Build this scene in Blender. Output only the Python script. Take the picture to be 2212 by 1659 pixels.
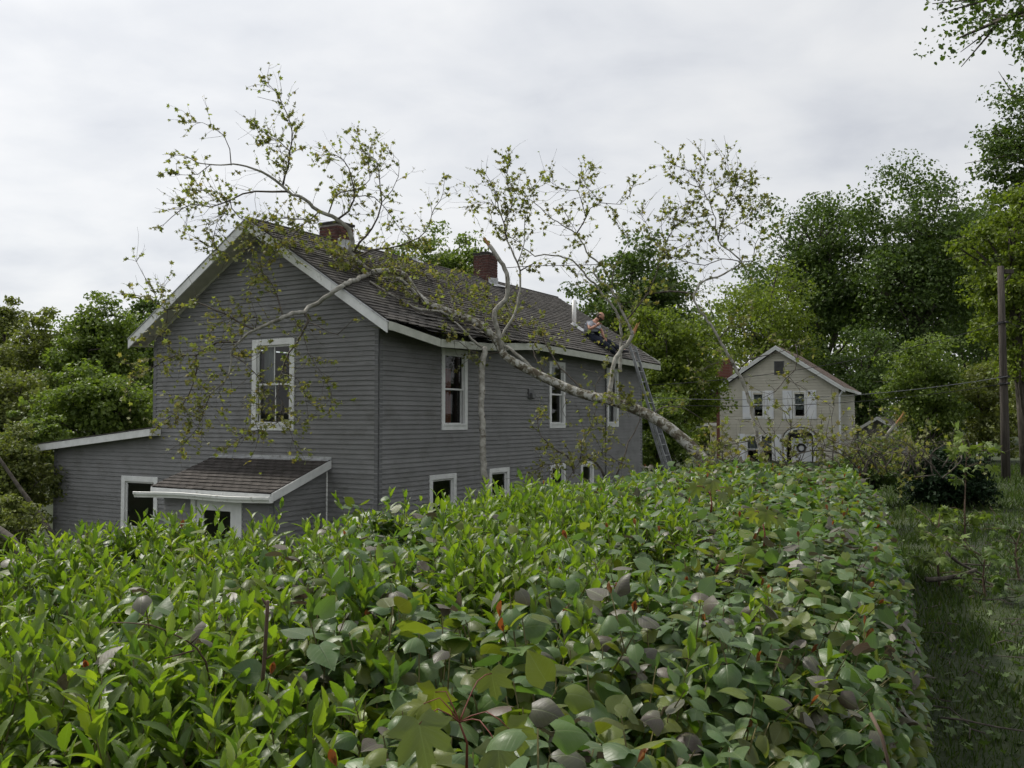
import bpy, math, random
import numpy as np
from mathutils import Vector, Matrix

for o in list(bpy.data.objects):
    bpy.data.objects.remove(o)
SC = bpy.context.scene
COL = SC.collection
random.seed(7)
RNG = np.random.default_rng(11)
rad = math.radians

# ---------------------------------------------------------------- camera
ZE = 3.3                                   # eye height above the ground beside the grey house
FPX, CXP, CYP = 1912.0, 1106.0, 829.5      # focal length and centre for a 2212 x 1659 frame
TH = math.atan(75.5 / FPX)                 # tilt up
cam_d = bpy.data.cameras.new('camera')
cam = bpy.data.objects.new('camera', cam_d)
COL.objects.link(cam)
cam.location = (0, 0, ZE)
cam.rotation_euler = (math.pi / 2 + TH, 0, 0)
cam_d.sensor_width = 36.0
cam_d.lens = FPX / 2212.0 * 36.0
cam_d.clip_start = 0.05
cam_d.clip_end = 2000
SC.camera = cam

# ---------------------------------------------------------------- world: thin bright overcast
SUN_DIR = Vector((-0.50, 0.40, 0.77)).normalized()
SUN_EL = math.asin(SUN_DIR.z)
SUN_AZ = math.atan2(SUN_DIR.x, SUN_DIR.y)
W = bpy.data.worlds.new('World')
SC.world = W
W.use_nodes = True
nt = W.node_tree
nt.nodes.clear()
def N(t, kind, **kw):
    n = t.nodes.new(kind)
    for k, v in kw.items():
        setattr(n, k, v)
    return n
def math_node(t, op, a=None, b=None, c=None, clamp=False):
    n = t.nodes.new('ShaderNodeMath'); n.operation = op; n.use_clamp = clamp
    for i, s in enumerate((a, b, c)):
        if s is None: continue
        if isinstance(s, (int, float)): n.inputs[i].default_value = s
        else: t.links.new(s, n.inputs[i])
    return n.outputs[0]
def ramp(t, fac, stops):
    r = t.nodes.new('ShaderNodeValToRGB')
    while len(r.color_ramp.elements) < len(stops): r.color_ramp.elements.new(0.5)
    for e, (p, c) in zip(r.color_ramp.elements, stops):
        e.position = p; e.color = (*c, 1) if len(c) == 3 else c
    t.links.new(fac, r.inputs[0])
    return r.outputs[0]
def mixc(t, fac, a, b, mode='MIX'):
    m = t.nodes.new('ShaderNodeMix'); m.data_type = 'RGBA'; m.blend_type = mode
    for s, v in ((0, fac), (6, a), (7, b)):
        if isinstance(v, (int, float)): m.inputs[s].default_value = v
        elif isinstance(v, tuple): m.inputs[s].default_value = (*v, 1)
        else: t.links.new(v, m.inputs[s])
    return m.outputs[2]
sky = N(nt, 'ShaderNodeTexSky', sky_type='NISHITA', sun_disc=False)
sky.sun_elevation = SUN_EL
sky.sun_rotation = SUN_AZ
tc = N(nt, 'ShaderNodeTexCoord')
sep = N(nt, 'ShaderNodeSeparateXYZ'); nt.links.new(tc.outputs['Generated'], sep.inputs[0])
zc = math_node(nt, 'ADD', math_node(nt, 'MAXIMUM', sep.outputs[2], 0.0), 0.26)
cmb = N(nt, 'ShaderNodeCombineXYZ')
nt.links.new(math_node(nt, 'DIVIDE', sep.outputs[0], zc), cmb.inputs[0])
nt.links.new(math_node(nt, 'DIVIDE', sep.outputs[1], zc), cmb.inputs[1])
mp = N(nt, 'ShaderNodeMapping'); mp.inputs['Rotation'].default_value = (0, 0, 0.35); mp.inputs['Scale'].default_value = (1.15, 1.4, 1)
nt.links.new(cmb.outputs[0], mp.inputs[0])
n1 = N(nt, 'ShaderNodeTexNoise'); n1.inputs['Scale'].default_value = 2.3; n1.inputs['Detail'].default_value = 9; n1.inputs['Roughness'].default_value = 0.50; n1.inputs['Distortion'].default_value = 0.25
n2 = N(nt, 'ShaderNodeTexNoise'); n2.inputs['Scale'].default_value = 0.45; n2.inputs['Detail'].default_value = 4
n3 = N(nt, 'ShaderNodeTexNoise'); n3.inputs['Scale'].default_value = 5.0; n3.inputs['Detail'].default_value = 6; n3.inputs['Roughness'].default_value = 0.5
for n_ in (n1, n2, n3): nt.links.new(mp.outputs[0], n_.inputs['Vector'])
cl = math_node(nt, 'ADD', math_node(nt, 'MULTIPLY', n1.outputs['Fac'], 0.52), math_node(nt, 'ADD', math_node(nt, 'MULTIPLY', n2.outputs['Fac'], 0.34), math_node(nt, 'MULTIPLY', n3.outputs['Fac'], 0.14)))
ccol = ramp(nt, cl, [(0.36, (7.2, 7.42, 7.9)), (0.44, (8.3, 8.48, 8.8)), (0.52, (9.2, 9.3, 9.45)), (0.60, (10.0, 10.0, 10.0))])
dot = N(nt, 'ShaderNodeVectorMath', operation='DOT_PRODUCT'); dot.inputs[1].default_value = SUN_DIR
nt.links.new(tc.outputs['Generated'], dot.inputs[0])
glow = math_node(nt, 'POWER', math_node(nt, 'MAXIMUM', dot.outputs['Value'], 0.0), 2.0)
gl = math_node(nt, 'ADD', 0.94, math_node(nt, 'MULTIPLY', glow, 0.30))
ccol2 = N(nt, 'ShaderNodeVectorMath', operation='SCALE'); nt.links.new(ccol, ccol2.inputs[0]); nt.links.new(gl, ccol2.inputs['Scale'])
skym = mixc(nt, 0.90, sky.outputs[0], ccol2.outputs[0])
bg = N(nt, 'ShaderNodeBackground'); bg.inputs['Strength'].default_value = 0.10
out = N(nt, 'ShaderNodeOutputWorld')
nt.links.new(skym, bg.inputs[0]); nt.links.new(bg.outputs[0], out.inputs[0])

# ---------------------------------------------------------------- sun through thin cloud
sd = bpy.data.lights.new('sun', 'SUN'); sd.energy = 4.0; sd.angle = rad(3); sd.color = (1.0, 0.95, 0.86)
so = bpy.data.objects.new('sun', sd); COL.objects.link(so)
so.rotation_euler = (-SUN_DIR).to_track_quat('-Z', 'Y').to_euler()
so.location = (-10, 5, 30)

SC.view_settings.view_transform = 'Standard'
SC.view_settings.look = 'None'
SC.view_settings.exposure = -0.12
SC.view_settings.gamma = 1.0
SC.view_settings.use_curve_mapping = False
SC.render.engine = 'CYCLES'
SC.cycles.max_bounces = 5
SC.cycles.diffuse_bounces = 3
SC.cycles.glossy_bounces = 2
SC.cycles.transmission_bounces = 3
SC.cycles.use_adaptive_sampling = True
SC.cycles.adaptive_threshold = 0.03
W.cycles.sampling_method = 'MANUAL'
W.cycles.sample_map_resolution = 512
SC.cycles.transparent_max_bounces = 8

# ---------------------------------------------------------------- helpers
def at(u, v, Y):
    """world point seen at (u, v) of a 2212 x 1659 frame, Y metres away"""
    a = (u - CXP) / FPX; b = (CYP - v) / FPX
    d = Vector((a, math.cos(TH) - b * math.sin(TH), math.sin(TH) + b * math.cos(TH)))
    p = d * (Y / d.y)
    return Vector((p.x, p.y, p.z + ZE))

def link(o, parent=None):
    COL.objects.link(o)
    if parent is not None: o.parent = parent
    return o
def empty(name, loc=(0, 0, 0), rz=0, label=None, cat=None, group=None):
    o = bpy.data.objects.new(name, None)
    o.location = loc; o.rotation_euler = (0, 0, rz); o.empty_display_size = 0.2
    COL.objects.link(o)
    return tag(o, label, cat, group)
def tag(o, label=None, cat=None, group=None, kind=None):
    if label: o['label'] = label
    if cat: o['category'] = cat
    if group: o['group'] = group
    if kind: o['kind'] = kind
    return o

class MB:
    def __init__(s): s.v = []; s.f = []; s.m = []; s.mi = 0
    def add(s, vs, fs):
        b = len(s.v); s.v += [tuple(p) for p in vs]
        for f in fs: s.f.append(tuple(i + b for i in f)); s.m.append(s.mi)
    def box(s, x0, x1, y0, y1, z0, z1):
        s.add([(x0,y0,z0),(x1,y0,z0),(x1,y1,z0),(x0,y1,z0),(x0,y0,z1),(x1,y0,z1),(x1,y1,z1),(x0,y1,z1)],
              [(0,3,2,1),(4,5,6,7),(0,1,5,4),(1,2,6,5),(2,3,7,6),(3,0,4,7)])
    def hexa(s, p):      # 8 corner points, bottom ring then top ring
        s.add(p, [(0,3,2,1),(4,5,6,7),(0,1,5,4),(1,2,6,5),(2,3,7,6),(3,0,4,7)])
    def bar(s, a, b, w, h, up=(0, 0, 1)):
        a = Vector(a); b = Vector(b); d = (b - a).normalized(); u = Vector(up)
        x = d.cross(u).normalized() * (w / 2); z = x.cross(d).normalized() * (h / 2)
        s.hexa([a-x-z, a+x-z, b+x-z, b-x-z, a-x+z, a+x+z, b+x+z, b-x+z])
    def tube(s, pts, rs, n=8, cap=True):
        pts = [Vector(p) for p in pts]; b = len(s.v); up = Vector((0.13, 0.21, 0.97)); prev = None
        for i, p in enumerate(pts):
            d = (pts[min(i+1, len(pts)-1)] - pts[max(i-1, 0)])
            d = d.normalized() if d.length > 1e-9 else Vector((0, 0, 1))
            if prev is None:
                x = d.cross(up)
                if x.length < 0.05: x = d.cross(Vector((1, 0, 0)))
            else: x = prev - d * prev.dot(d)
            if x.length < 1e-6: x = d.orthogonal()
            x.normalize(); prev = x; y = d.cross(x)
            r = rs[i] if hasattr(rs, '__len__') else rs
            for k in range(n):
                t = 2 * math.pi * k / n
                s.v.append(tuple(p + (x * math.cos(t) + y * math.sin(t)) * r))
        for i in range(len(pts) - 1):
            for k in range(n):
                s.f.append((b+i*n+k, b+i*n+(k+1)%n, b+(i+1)*n+(k+1)%n, b+(i+1)*n+k)); s.m.append(s.mi)
        if cap:
            s.f.append(tuple(b+k for k in range(n-1, -1, -1))); s.m.append(s.mi)
            e = b + (len(pts)-1)*n
            s.f.append(tuple(e+k for k in range(n))); s.m.append(s.mi)
    def mesh(s, name, mats, smooth=False):
        me = bpy.data.meshes.new(name)
        me.from_pydata(s.v, [], s.f)
        for m in (mats if isinstance(mats, (list, tuple)) else [mats]): me.materials.append(m)
        if any(s.m): me.polygons.foreach_set('material_index', s.m)
        if smooth: me.polygons.foreach_set('use_smooth', [True] * len(s.f))
        me.update()
        return me
    def build(s, name, mats, parent=None, smooth=False, bevel=0):
        o = bpy.data.objects.new(name, s.mesh(name, mats, smooth))
        if bevel:
            b = o.modifiers.new('bevel', 'BEVEL'); b.width = bevel; b.segments = 2; b.limit_method = 'ANGLE'
        return link(o, parent)

def smooth_path(pts, rs, step):
    """Catmull-Rom through pts with radii, about one point each step metres"""
    P = [Vector(p) for p in pts]; out = []; ro = []
    for i in range(len(P) - 1):
        p0 = P[max(i-1, 0)]; p1 = P[i]; p2 = P[i+1]; p3 = P[min(i+2, len(P)-1)]
        n = max(1, int((p2 - p1).length / step))
        for k in range(n):
            t = k / n
            out.append(0.5 * ((2*p1) + (p2-p0)*t + (2*p0-5*p1+4*p2-p3)*t*t + (3*p1-p0-3*p2+p3)*t**3))
            ro.append(rs[i] * (1-t) + rs[i+1] * t)
    out.append(P[-1]); ro.append(rs[-1])
    return out, ro

# numpy scatter: many copies of small triangle templates joined into one mesh
def frames(fwd, nrm):
    f = fwd / np.linalg.norm(fwd, axis=1, keepdims=True)
    x = np.cross(f, nrm); x /= np.maximum(np.linalg.norm(x, axis=1, keepdims=True), 1e-6)
    z = np.cross(x, f)
    return np.stack([x, f, z], axis=2)      # columns: x side, y forward, z normal
def tri_mesh(name, V, F, MI, mats, smooth=True, uv=None):
    me = bpy.data.meshes.new(name)
    nv, nf = len(V), len(F)
    me.vertices.add(nv); me.loops.add(nf * 3); me.polygons.add(nf)
    me.vertices.foreach_set('co', np.ascontiguousarray(V, dtype=np.float32).ravel())
    me.loops.foreach_set('vertex_index', np.ascontiguousarray(F, dtype=np.int32).ravel())
    me.polygons.foreach_set('loop_start', np.arange(0, nf * 3, 3, dtype=np.int32))
    for m in mats: me.materials.append(m)
    me.polygons.foreach_set('material_index', np.ascontiguousarray(MI, dtype=np.int32))
    me.polygons.foreach_set('use_smooth', np.full(nf, smooth, dtype=bool))
    if uv is not None:
        at_ = me.attributes.new('leafuv', 'FLOAT2', 'POINT'); at_.data.foreach_set('vector', np.ascontiguousarray(uv, dtype=np.float32).ravel())
    me.update(calc_edges=True)
    return me
def scatter(name, templates, which, pos, rot, scl, mi, mats, parent=None, smooth=True, uv=False):
    Vs = []; Fs = []; Ms = []; Us = []; base = 0
    for k, (tv, tf) in enumerate(templates):
        sel = np.nonzero(which == k)[0]
        if len(sel) == 0: continue
        v = np.einsum('nij,vj->nvi', rot[sel] * scl[sel][:, None, None], tv) + pos[sel][:, None, :]
        n, m = len(sel), len(tv)
        f = tf[None] + (np.arange(n) * m)[:, None, None] + base
        Vs.append(v.reshape(-1, 3)); Fs.append(f.reshape(-1, 3)); Ms.append(np.repeat(mi[sel], len(tf)))
        if uv: Us.append(np.tile(tv[:, :2], (n, 1)))
        base += n * m
    if not Vs: return None
    me = tri_mesh(name, np.concatenate(Vs), np.concatenate(Fs), np.concatenate(Ms), mats, smooth, np.concatenate(Us) if uv else None)
    return link(bpy.data.objects.new(name, me), parent)

# value noise for terrain and scatter
_G = np.random.default_rng(5).random((64, 64))
def vnoise(x, y):
    x = np.asarray(x, float); y = np.asarray(y, float)
    xi = np.floor(x).astype(int); yi = np.floor(y).astype(int); fx = x - xi; fy = y - yi
    fx = fx*fx*(3-2*fx); fy = fy*fy*(3-2*fy)
    g = lambda a, b: _G[a % 64, b % 64]
    return (g(xi,yi)*(1-fx)+g(xi+1,yi)*fx)*(1-fy)+(g(xi,yi+1)*(1-fx)+g(xi+1,yi+1)*fx)*fy

# ---------------------------------------------------------------- materials
def newmat(name):
    m = bpy.data.materials.new(name); m.use_nodes = True
    t = m.node_tree; b = t.nodes['Principled BSDF']
    return m, t, b
def rnd(t):
    oi = t.nodes.new('ShaderNodeObjectInfo'); g = t.nodes.new('ShaderNodeNewGeometry')
    return math_node(t, 'FRACT', math_node(t, 'ADD', oi.outputs['Random'], g.outputs['Random Per Island']))
def surf(name, c1, c2, rough=0.7, scale=6, detail=6, var=0.0, bump=0.0, bscale=60, stretch=(1,1,1), spec=0.4, lo=0.35, hi=0.65, metallic=0.0, dirt=None):
    m, t, b = newmat(name)
    tcn = t.nodes.new('ShaderNodeTexCoord'); mpn = t.nodes.new('ShaderNodeMapping'); mpn.inputs['Scale'].default_value = stretch
    t.links.new(tcn.outputs['Object'], mpn.inputs[0])
    nz = t.nodes.new('ShaderNodeTexNoise'); nz.inputs['Scale'].default_value = scale; nz.inputs['Detail'].default_value = detail
    t.links.new(mpn.outputs[0], nz.inputs['Vector'])
    col = ramp(t, nz.outputs['Fac'], [(lo, c1), (hi, c2)])
    if dirt:
        dz = t.nodes.new('ShaderNodeTexNoise'); dz.inputs['Scale'].default_value = dirt[1]; dz.inputs['Detail'].default_value = 8; dz.inputs['Roughness'].default_value = 0.7
        t.links.new(mpn.outputs[0], dz.inputs['Vector'])
        col = mixc(t, ramp(t, dz.outputs['Fac'], [(dirt[2], (0, 0, 0)), (dirt[3], (1, 1, 1))]), col, dirt[0])
    if var:
        hs = t.nodes.new('ShaderNodeHueSaturation'); t.links.new(col, hs.inputs['Color'])
        t.links.new(math_node(t, 'ADD', 1 - var, math_node(t, 'MULTIPLY', rnd(t), 2 * var)), hs.inputs['Value'])
        col = hs.outputs[0]
    t.links.new(col, b.inputs['Base Color'])
    b.inputs['Roughness'].default_value = rough; b.inputs['Specular IOR Level'].default_value = spec; b.inputs['Metallic'].default_value = metallic
    if bump:
        bz = t.nodes.new('ShaderNodeTexNoise'); bz.inputs['Scale'].default_value = bscale; bz.inputs['Detail'].default_value = 5
        t.links.new(mpn.outputs[0], bz.inputs['Vector'])
        bp = t.nodes.new('ShaderNodeBump'); bp.inputs['Strength'].default_value = bump; bp.inputs['Distance'].default_value = 0.02
        t.links.new(bz.outputs['Fac'], bp.inputs['Height']); t.links.new(bp.outputs[0], b.inputs['Normal'])
    return m
def leafmat(name, cols, transl=0.35, rough=0.45, spec=0.5, tcol=None, under=None, relief=0.0, vary=0.28):
    """cols: colours spread over the leaves at random"""
    m, t, b = newmat(name)
    r = rnd(t)
    n = len(cols)
    col = ramp(t, r, [(i / max(1, n - 1), c) for i, c in enumerate(cols)])
    v2 = math_node(t, 'FRACT', math_node(t, 'MULTIPLY', r, 7.31))
    hs = t.nodes.new('ShaderNodeHueSaturation'); t.links.new(col, hs.inputs['Color'])
    t.links.new(math_node(t, 'ADD', 1 - vary, math_node(t, 'MULTIPLY', v2, 2*vary)), hs.inputs['Value'])
    col = hs.outputs[0]
    if under:
        g = t.nodes.new('ShaderNodeNewGeometry')
        colb = mixc(t, math_node(t, 'MULTIPLY', g.outputs['Backfacing'], 0.6), col, under)
    else: colb = col
    if relief:                                  # blotches, midrib and side veins from the leaf's own coordinates
        geo = t.nodes.new('ShaderNodeNewGeometry'); nz = t.nodes.new('ShaderNodeTexNoise'); nz.inputs['Scale'].default_value = relief; nz.inputs['Detail'].default_value = 4
        t.links.new(geo.outputs['Position'], nz.inputs['Vector'])
        an = t.nodes.new('ShaderNodeAttribute'); an.attribute_name = 'leafuv'; sx = t.nodes.new('ShaderNodeSeparateXYZ'); t.links.new(an.outputs['Vector'], sx.inputs[0])
        ax_ = math_node(t, 'ABSOLUTE', sx.outputs[0])
        mid = math_node(t, 'SUBTRACT', 1.0, math_node(t, 'DIVIDE', ax_, 0.022), clamp=True)
        sv = math_node(t, 'ABSOLUTE', math_node(t, 'SINE', math_node(t, 'MULTIPLY', math_node(t, 'SUBTRACT', sx.outputs[1], math_node(t, 'MULTIPLY', ax_, 0.75)), 23.0)))
        vein = math_node(t, 'SUBTRACT', 1.0, math_node(t, 'DIVIDE', sv, 0.30), clamp=True)
        vn = math_node(t, 'MAXIMUM', mid, math_node(t, 'MULTIPLY', vein, 0.35))
        bp = t.nodes.new('ShaderNodeBump'); bp.inputs['Strength'].default_value = 0.22; bp.inputs['Distance'].default_value = 0.006
        t.links.new(math_node(t, 'SUBTRACT', nz.outputs['Fac'], math_node(t, 'MULTIPLY', vn, 0.6)), bp.inputs['Height']); t.links.new(bp.outputs[0], b.inputs['Normal'])
        colb = mixc(t, ramp(t, nz.outputs['Fac'], [(0.38, (0, 0, 0)), (0.78, (0.35, 0.35, 0.35))]), colb, (0.12, 0.15, 0.045))
        colb = mixc(t, math_node(t, 'MULTIPLY', vn, 0.5), colb, (0.20, 0.25, 0.11))
    t.links.new(colb, b.inputs['Base Color'])
    b.inputs['Roughness'].default_value = rough; b.inputs['Specular IOR Level'].default_value = spec
    tr = t.nodes.new('ShaderNodeBsdfTranslucent')
    tcl = mixc(t, 1.0, col, tcol or (1.9, 2.0, 0.8), 'MULTIPLY')
    t.links.new(tcl, tr.inputs['Color'])
    mx = t.nodes.new('ShaderNodeMixShader'); mx.inputs[0].default_value = transl
    t.links.new(b.outputs[0], mx.inputs[1]); t.links.new(tr.outputs[0], mx.inputs[2])
    t.links.new(mx.outputs[0], t.nodes['Material Output'].inputs['Surface'])
    return m
def glassmat(name, tint=(0.75, 0.8, 0.78), rough=0.02):
    m, t, b = newmat(name)
    fr = t.nodes.new('ShaderNodeFresnel'); fr.inputs['IOR'].default_value = 1.5
    tr = t.nodes.new('ShaderNodeBsdfTransparent'); tr.inputs[0].default_value = (*tint, 1)
    gl_ = t.nodes.new('ShaderNodeBsdfGlossy'); gl_.inputs['Roughness'].default_value = rough
    mx = t.nodes.new('ShaderNodeMixShader')
    t.links.new(fr.outputs[0], mx.inputs[0]); t.links.new(tr.outputs[0], mx.inputs[1]); t.links.new(gl_.outputs[0], mx.inputs[2])
    t.links.new(mx.outputs[0], t.nodes['Material Output'].inputs['Surface'])
    return m

M = {}
M['siding'] = surf('grey_siding', (0.165, 0.166, 0.166), (0.196, 0.197, 0.197), 0.62, 2.2, 6, var=0.06, bump=0.15, bscale=90, dirt=((0.105, 0.103, 0.094), 1.6, 0.52, 0.78), stretch=(1, 1, 1.6))
M['backing'] = surf('sheathing', (0.06, 0.06, 0.06), (0.08, 0.08, 0.08), 0.9)
M['corner'] = surf('grey_trim', (0.120, 0.122, 0.126), (0.145, 0.147, 0.151), 0.55, 4, bump=0.05)
M['white'] = surf('white_trim', (0.62, 0.63, 0.62), (0.74, 0.75, 0.74), 0.5, 5, var=0.03, bump=0.05, dirt=((0.36, 0.36, 0.31), 5, 0.60, 0.75))
M['cream'] = surf('cream_fascia', (0.40, 0.415, 0.36), (0.50, 0.515, 0.45), 0.55, 4, bump=0.05, dirt=((0.30, 0.32, 0.24), 3, 0.55, 0.75))
M['soffit'] = surf('soffit', (0.42, 0.41, 0.36), (0.50, 0.49, 0.43), 0.7, 5, bump=0.05)
M['shingle'] = surf('asphalt_shingle', (0.068, 0.063, 0.058), (0.108, 0.101, 0.094), 0.92, 9, 8, var=0.18, bump=0.5, bscale=260, spec=0.25)
M['shingle2'] = surf('porch_shingle', (0.058, 0.052, 0.048), (0.092, 0.083, 0.077), 0.92, 9, 8, var=0.20, bump=0.5, bscale=260, spec=0.25)
M['deck'] = surf('roof_deck', (0.03, 0.028, 0.025), (0.045, 0.04, 0.035), 0.9)
M['brick'] = surf('brick', (0.062, 0.026, 0.022), (0.105, 0.044, 0.036), 0.85, 14, 6, var=0.28, bump=0.4, bscale=150)
M['mortar'] = surf('mortar', (0.25, 0.235, 0.21), (0.33, 0.31, 0.28), 0.95, 20, bump=0.3)
M['glass'] = glassmat('window_glass')
M['dark'] = surf('dark_interior', (0.02, 0.02, 0.02), (0.03, 0.03, 0.03), 0.9)
M['curtain_red'] = surf('red_curtain', (0.16, 0.022, 0.015), (0.24, 0.035, 0.02), 0.9, 8)
M['curtain'] = surf('net_curtain', (0.30, 0.31, 0.32), (0.42, 0.43, 0.44), 0.9, 8, stretch=(3, 3, 0.3))
M['metal'] = surf('aluminium', (0.30, 0.31, 0.32), (0.42, 0.43, 0.44), 0.45, 8, bump=0.05, metallic=0.85)
M['flash'] = surf('flashing_metal', (0.36, 0.37, 0.38), (0.52, 0.53, 0.54), 0.45, 4, metallic=0.4, dirt=((0.16, 0.15, 0.13), 6, 0.5, 0.7))
M['pvc'] = surf('white_pipe', (0.70, 0.70, 0.68), (0.78, 0.78, 0.76), 0.4, 3)
M['gutter'] = surf('white_gutter', (0.66, 0.67, 0.64), (0.78, 0.79, 0.77), 0.4, 4, bump=0.03, dirt=((0.22, 0.20, 0.16), 7, 0.55, 0.72))
M['black'] = surf('black_rubber', (0.015, 0.015, 0.016), (0.025, 0.025, 0.026), 0.6)
# ---------------------------------------------------------------- ground
HC = (-2.4533, 16.3, 0.0); HRZ = rad(59.55)
_ca, _sa = math.cos(HRZ), math.sin(HRZ)
def house_local(x, y):
    dx = np.asarray(x, float) - HC[0]; dy = np.asarray(y, float) - HC[1]
    return dx * _ca + dy * _sa, -dx * _sa + dy * _ca
def ground_z(x, y):
    hx, hy = house_local(x, y)
    ox = np.maximum(np.maximum(-1.6 - hx, hx - 12.7), 0); oy = np.maximum(np.maximum(-hy, hy - 9.9), 0)
    d = np.hypot(ox, oy)
    t = np.clip((d - 1.0) / 8.5, 0, 1); t = t * t * (3 - 2 * t)
    far = np.clip((np.hypot(x, y) - 60) / 120, 0, 1)
    return 1.42 * t + 0.10 * (vnoise(np.asarray(x) * 0.35 + 9, np.asarray(y) * 0.35 + 3) - 0.5) + far * 3.0
def gz(x, y): return float(ground_z(x, y))
M['ground'] = surf('turf_soil', (0.020, 0.032, 0.011), (0.040, 0.054, 0.019), 0.95, 1.4, 8, bump=0.6, bscale=14, dirt=((0.036, 0.032, 0.018), 0.7, 0.58, 0.80))
def grid_mesh(name, xs, ys, mat):
    X, Y = np.meshgrid(xs, ys, indexing='ij'); Zg = ground_z(X, Y)
    V = np.stack([X, Y, Zg], -1).reshape(-1, 3); n, m = len(xs), len(ys)
    i = np.arange((n-1)*(m-1)); a = (i // (m-1)) * m + i % (m-1)
    F = np.concatenate([np.stack([a, a+m, a+m+1], -1), np.stack([a, a+m+1, a+1], -1)])
    me = tri_mesh(name, V, F, np.zeros(len(F)), [mat])
    return link(bpy.data.objects.new(name, me))
_c = np.concatenate([-np.geomspace(700, 30, 24), np.arange(-29, 30, 0.8), np.geomspace(30, 700, 24)])
_d = np.concatenate([-np.geomspace(300, 6, 14), np.arange(-5, 60, 0.8), np.geomspace(60, 900, 26)])
tag(grid_mesh('ground', _c, _d, M['ground']), kind='structure')
# ---------------------------------------------------------------- the grey house
house = empty('grey_house', HC, HRZ, 'grey clapboard two-storey house with white trim, fallen tree lying on its roof', 'house')
HW, HL = 6.28, 12.68                 # gable width, length
SLP = 0.625                          # roof pitch
RY = 3.06                            # ridge line
HS = RY + 0.49                       # half span of the roof
RA = math.atan(SLP)
E0, EZ = -0.49, ZE + 1.785           # eave edge of the shingles
LE = 2 * RY - E0
def roof_z(y): return EZ + SLP * (y - E0)
def wall_top(y): return roof_z(min(y, 2*RY - y)) - 0.19
def sag(x, s=0.0):
    """drop of the eave where the trunk struck, fading up the slope"""
    k = np.interp(x, [-0.6, -0.3, 1.25, 2.9, 5.0, 8.7, 13.2], [0, 0, 0.20, 0.16, 0.0, 0.05, 0.10])
    return k * max(0.0, 1 - s / 1.6) ** 1.5

def sagk(x): return 0.38 if x < 4.0 else min(1.0, 0.38 + (x - 4.0)*0.6)
class Frame:          # a wall's own axes: s along, z up, out towards the viewer
    def __init__(f, O, S, Nn): f.O = Vector(O); f.S = Vector(S); f.N = Vector(Nn)
    def quad(f, mb, s0, s1, z0, z1, o):
        q = [f.p(s0,z0,o), f.p(s1,z0,o), f.p(s1,z1,o), f.p(s0,z1,o)]
        mb.add(q, [(0,1,2,3)] if f.S.cross(Vector((0,0,1))).dot(f.N) > 0 else [(3,2,1,0)])
    def p(f, s, z, o=0.0): return f.O + f.S * s + f.N * o + Vector((0, 0, z))
    def box(f, mb, s0, s1, z0, z1, o0, o1):
        mb.hexa([f.p(s0,z0,o1), f.p(s1,z0,o1), f.p(s1,z0,o0), f.p(s0,z0,o0), f.p(s0,z1,o1), f.p(s1,z1,o1), f.p(s1,z1,o0), f.p(s0,z1,o0)])
def wall_backing(fr, name, spans, openings, parent, mat, top=None):
    """thin sheathing with real openings; spans = (s0, s1, z0, z1)"""
    s0, s1, z0, z1 = spans; mb = MB()
    xs = sorted({s0, s1, *[min(max(v, s0), s1) for o in openings for v in o[:2]]}); zs = sorted({z0, z1, *[min(max(v, z0), z1) for o in openings for v in o[2:4]]})
    for a, b in zip(xs, xs[1:]):
        for c, d in zip(zs, zs[1:]):
            m1, m2 = (a+b)/2, (c+d)/2
            if any(o[0] < m1 < o[1] and o[2] < m2 < o[3] for o in openings): continue
            mb.add([fr.p(a,c), fr.p(b,c), fr.p(b,d), fr.p(a,d)], [(0,1,2,3)])
    if top: mb.add([fr.p(*q) for q in top], [tuple(range(len(top)))])
    return mb.build(name, mat, parent)
def siding(fr, parent, z0, z1, expo, span, openings, mat, proud=0.028, joints=True):
    """one board object per course and gap between openings; span(z) -> (left, right)"""
    z = z0
    while z < z1 - 0.01:
        a0, b0 = span(z); a1, b1 = span(min(z + expo, z1))
        if b0 - a0 > 0.05:
            segs = [(a0, b0, a1, b1)]
            for o in openings:
                if o[2] + 0.03 <= z and z + expo <= o[3] - 0.03:
                    new = []
                    for (p, q, p1, q1) in segs:
                        if o[1] <= p or o[0] >= q: new.append((p, q, p1, q1)); continue
                        if o[0] + 0.03 > p: new.append((p, o[0] + 0.03, p1, o[0] + 0.03))
                        if o[1] - 0.03 < q: new.append((o[1] - 0.03, q, o[1] - 0.03, q1))
                    segs = new
            cut = []
            for (p, q, p1, q1) in segs:             # long courses are two boards butted together
                if joints and q - p > 5.5:
                    x = p + (q - p)*random.uniform(0.3, 0.7); cut += [(p, x - 0.0015, p1, x - 0.0015), (x + 0.0015, q, x + 0.0015, q1)]
                else: cut.append((p, q, p1, q1))
            for (p, q, p1, q1) in cut:
                if q - p < 0.03: continue
                mb = MB(); h = expo + 0.012; j = random.uniform(-0.0025, 0.0025)
                k = h / expo; p2 = p + (p1 - p) * k; q2 = q + (q1 - q) * k
                mb.hexa([fr.p(p,z,proud+j), fr.p(q,z,proud+j), fr.p(q,z,0.001), fr.p(p,z,0.001), fr.p(p2,z+h,0.0035), fr.p(q2,z+h,0.0035), fr.p(q2,z+h,0.001), fr.p(p2,z+h,0.001)])
                mb.build('siding_board', mat, parent)
        z += expo
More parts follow.
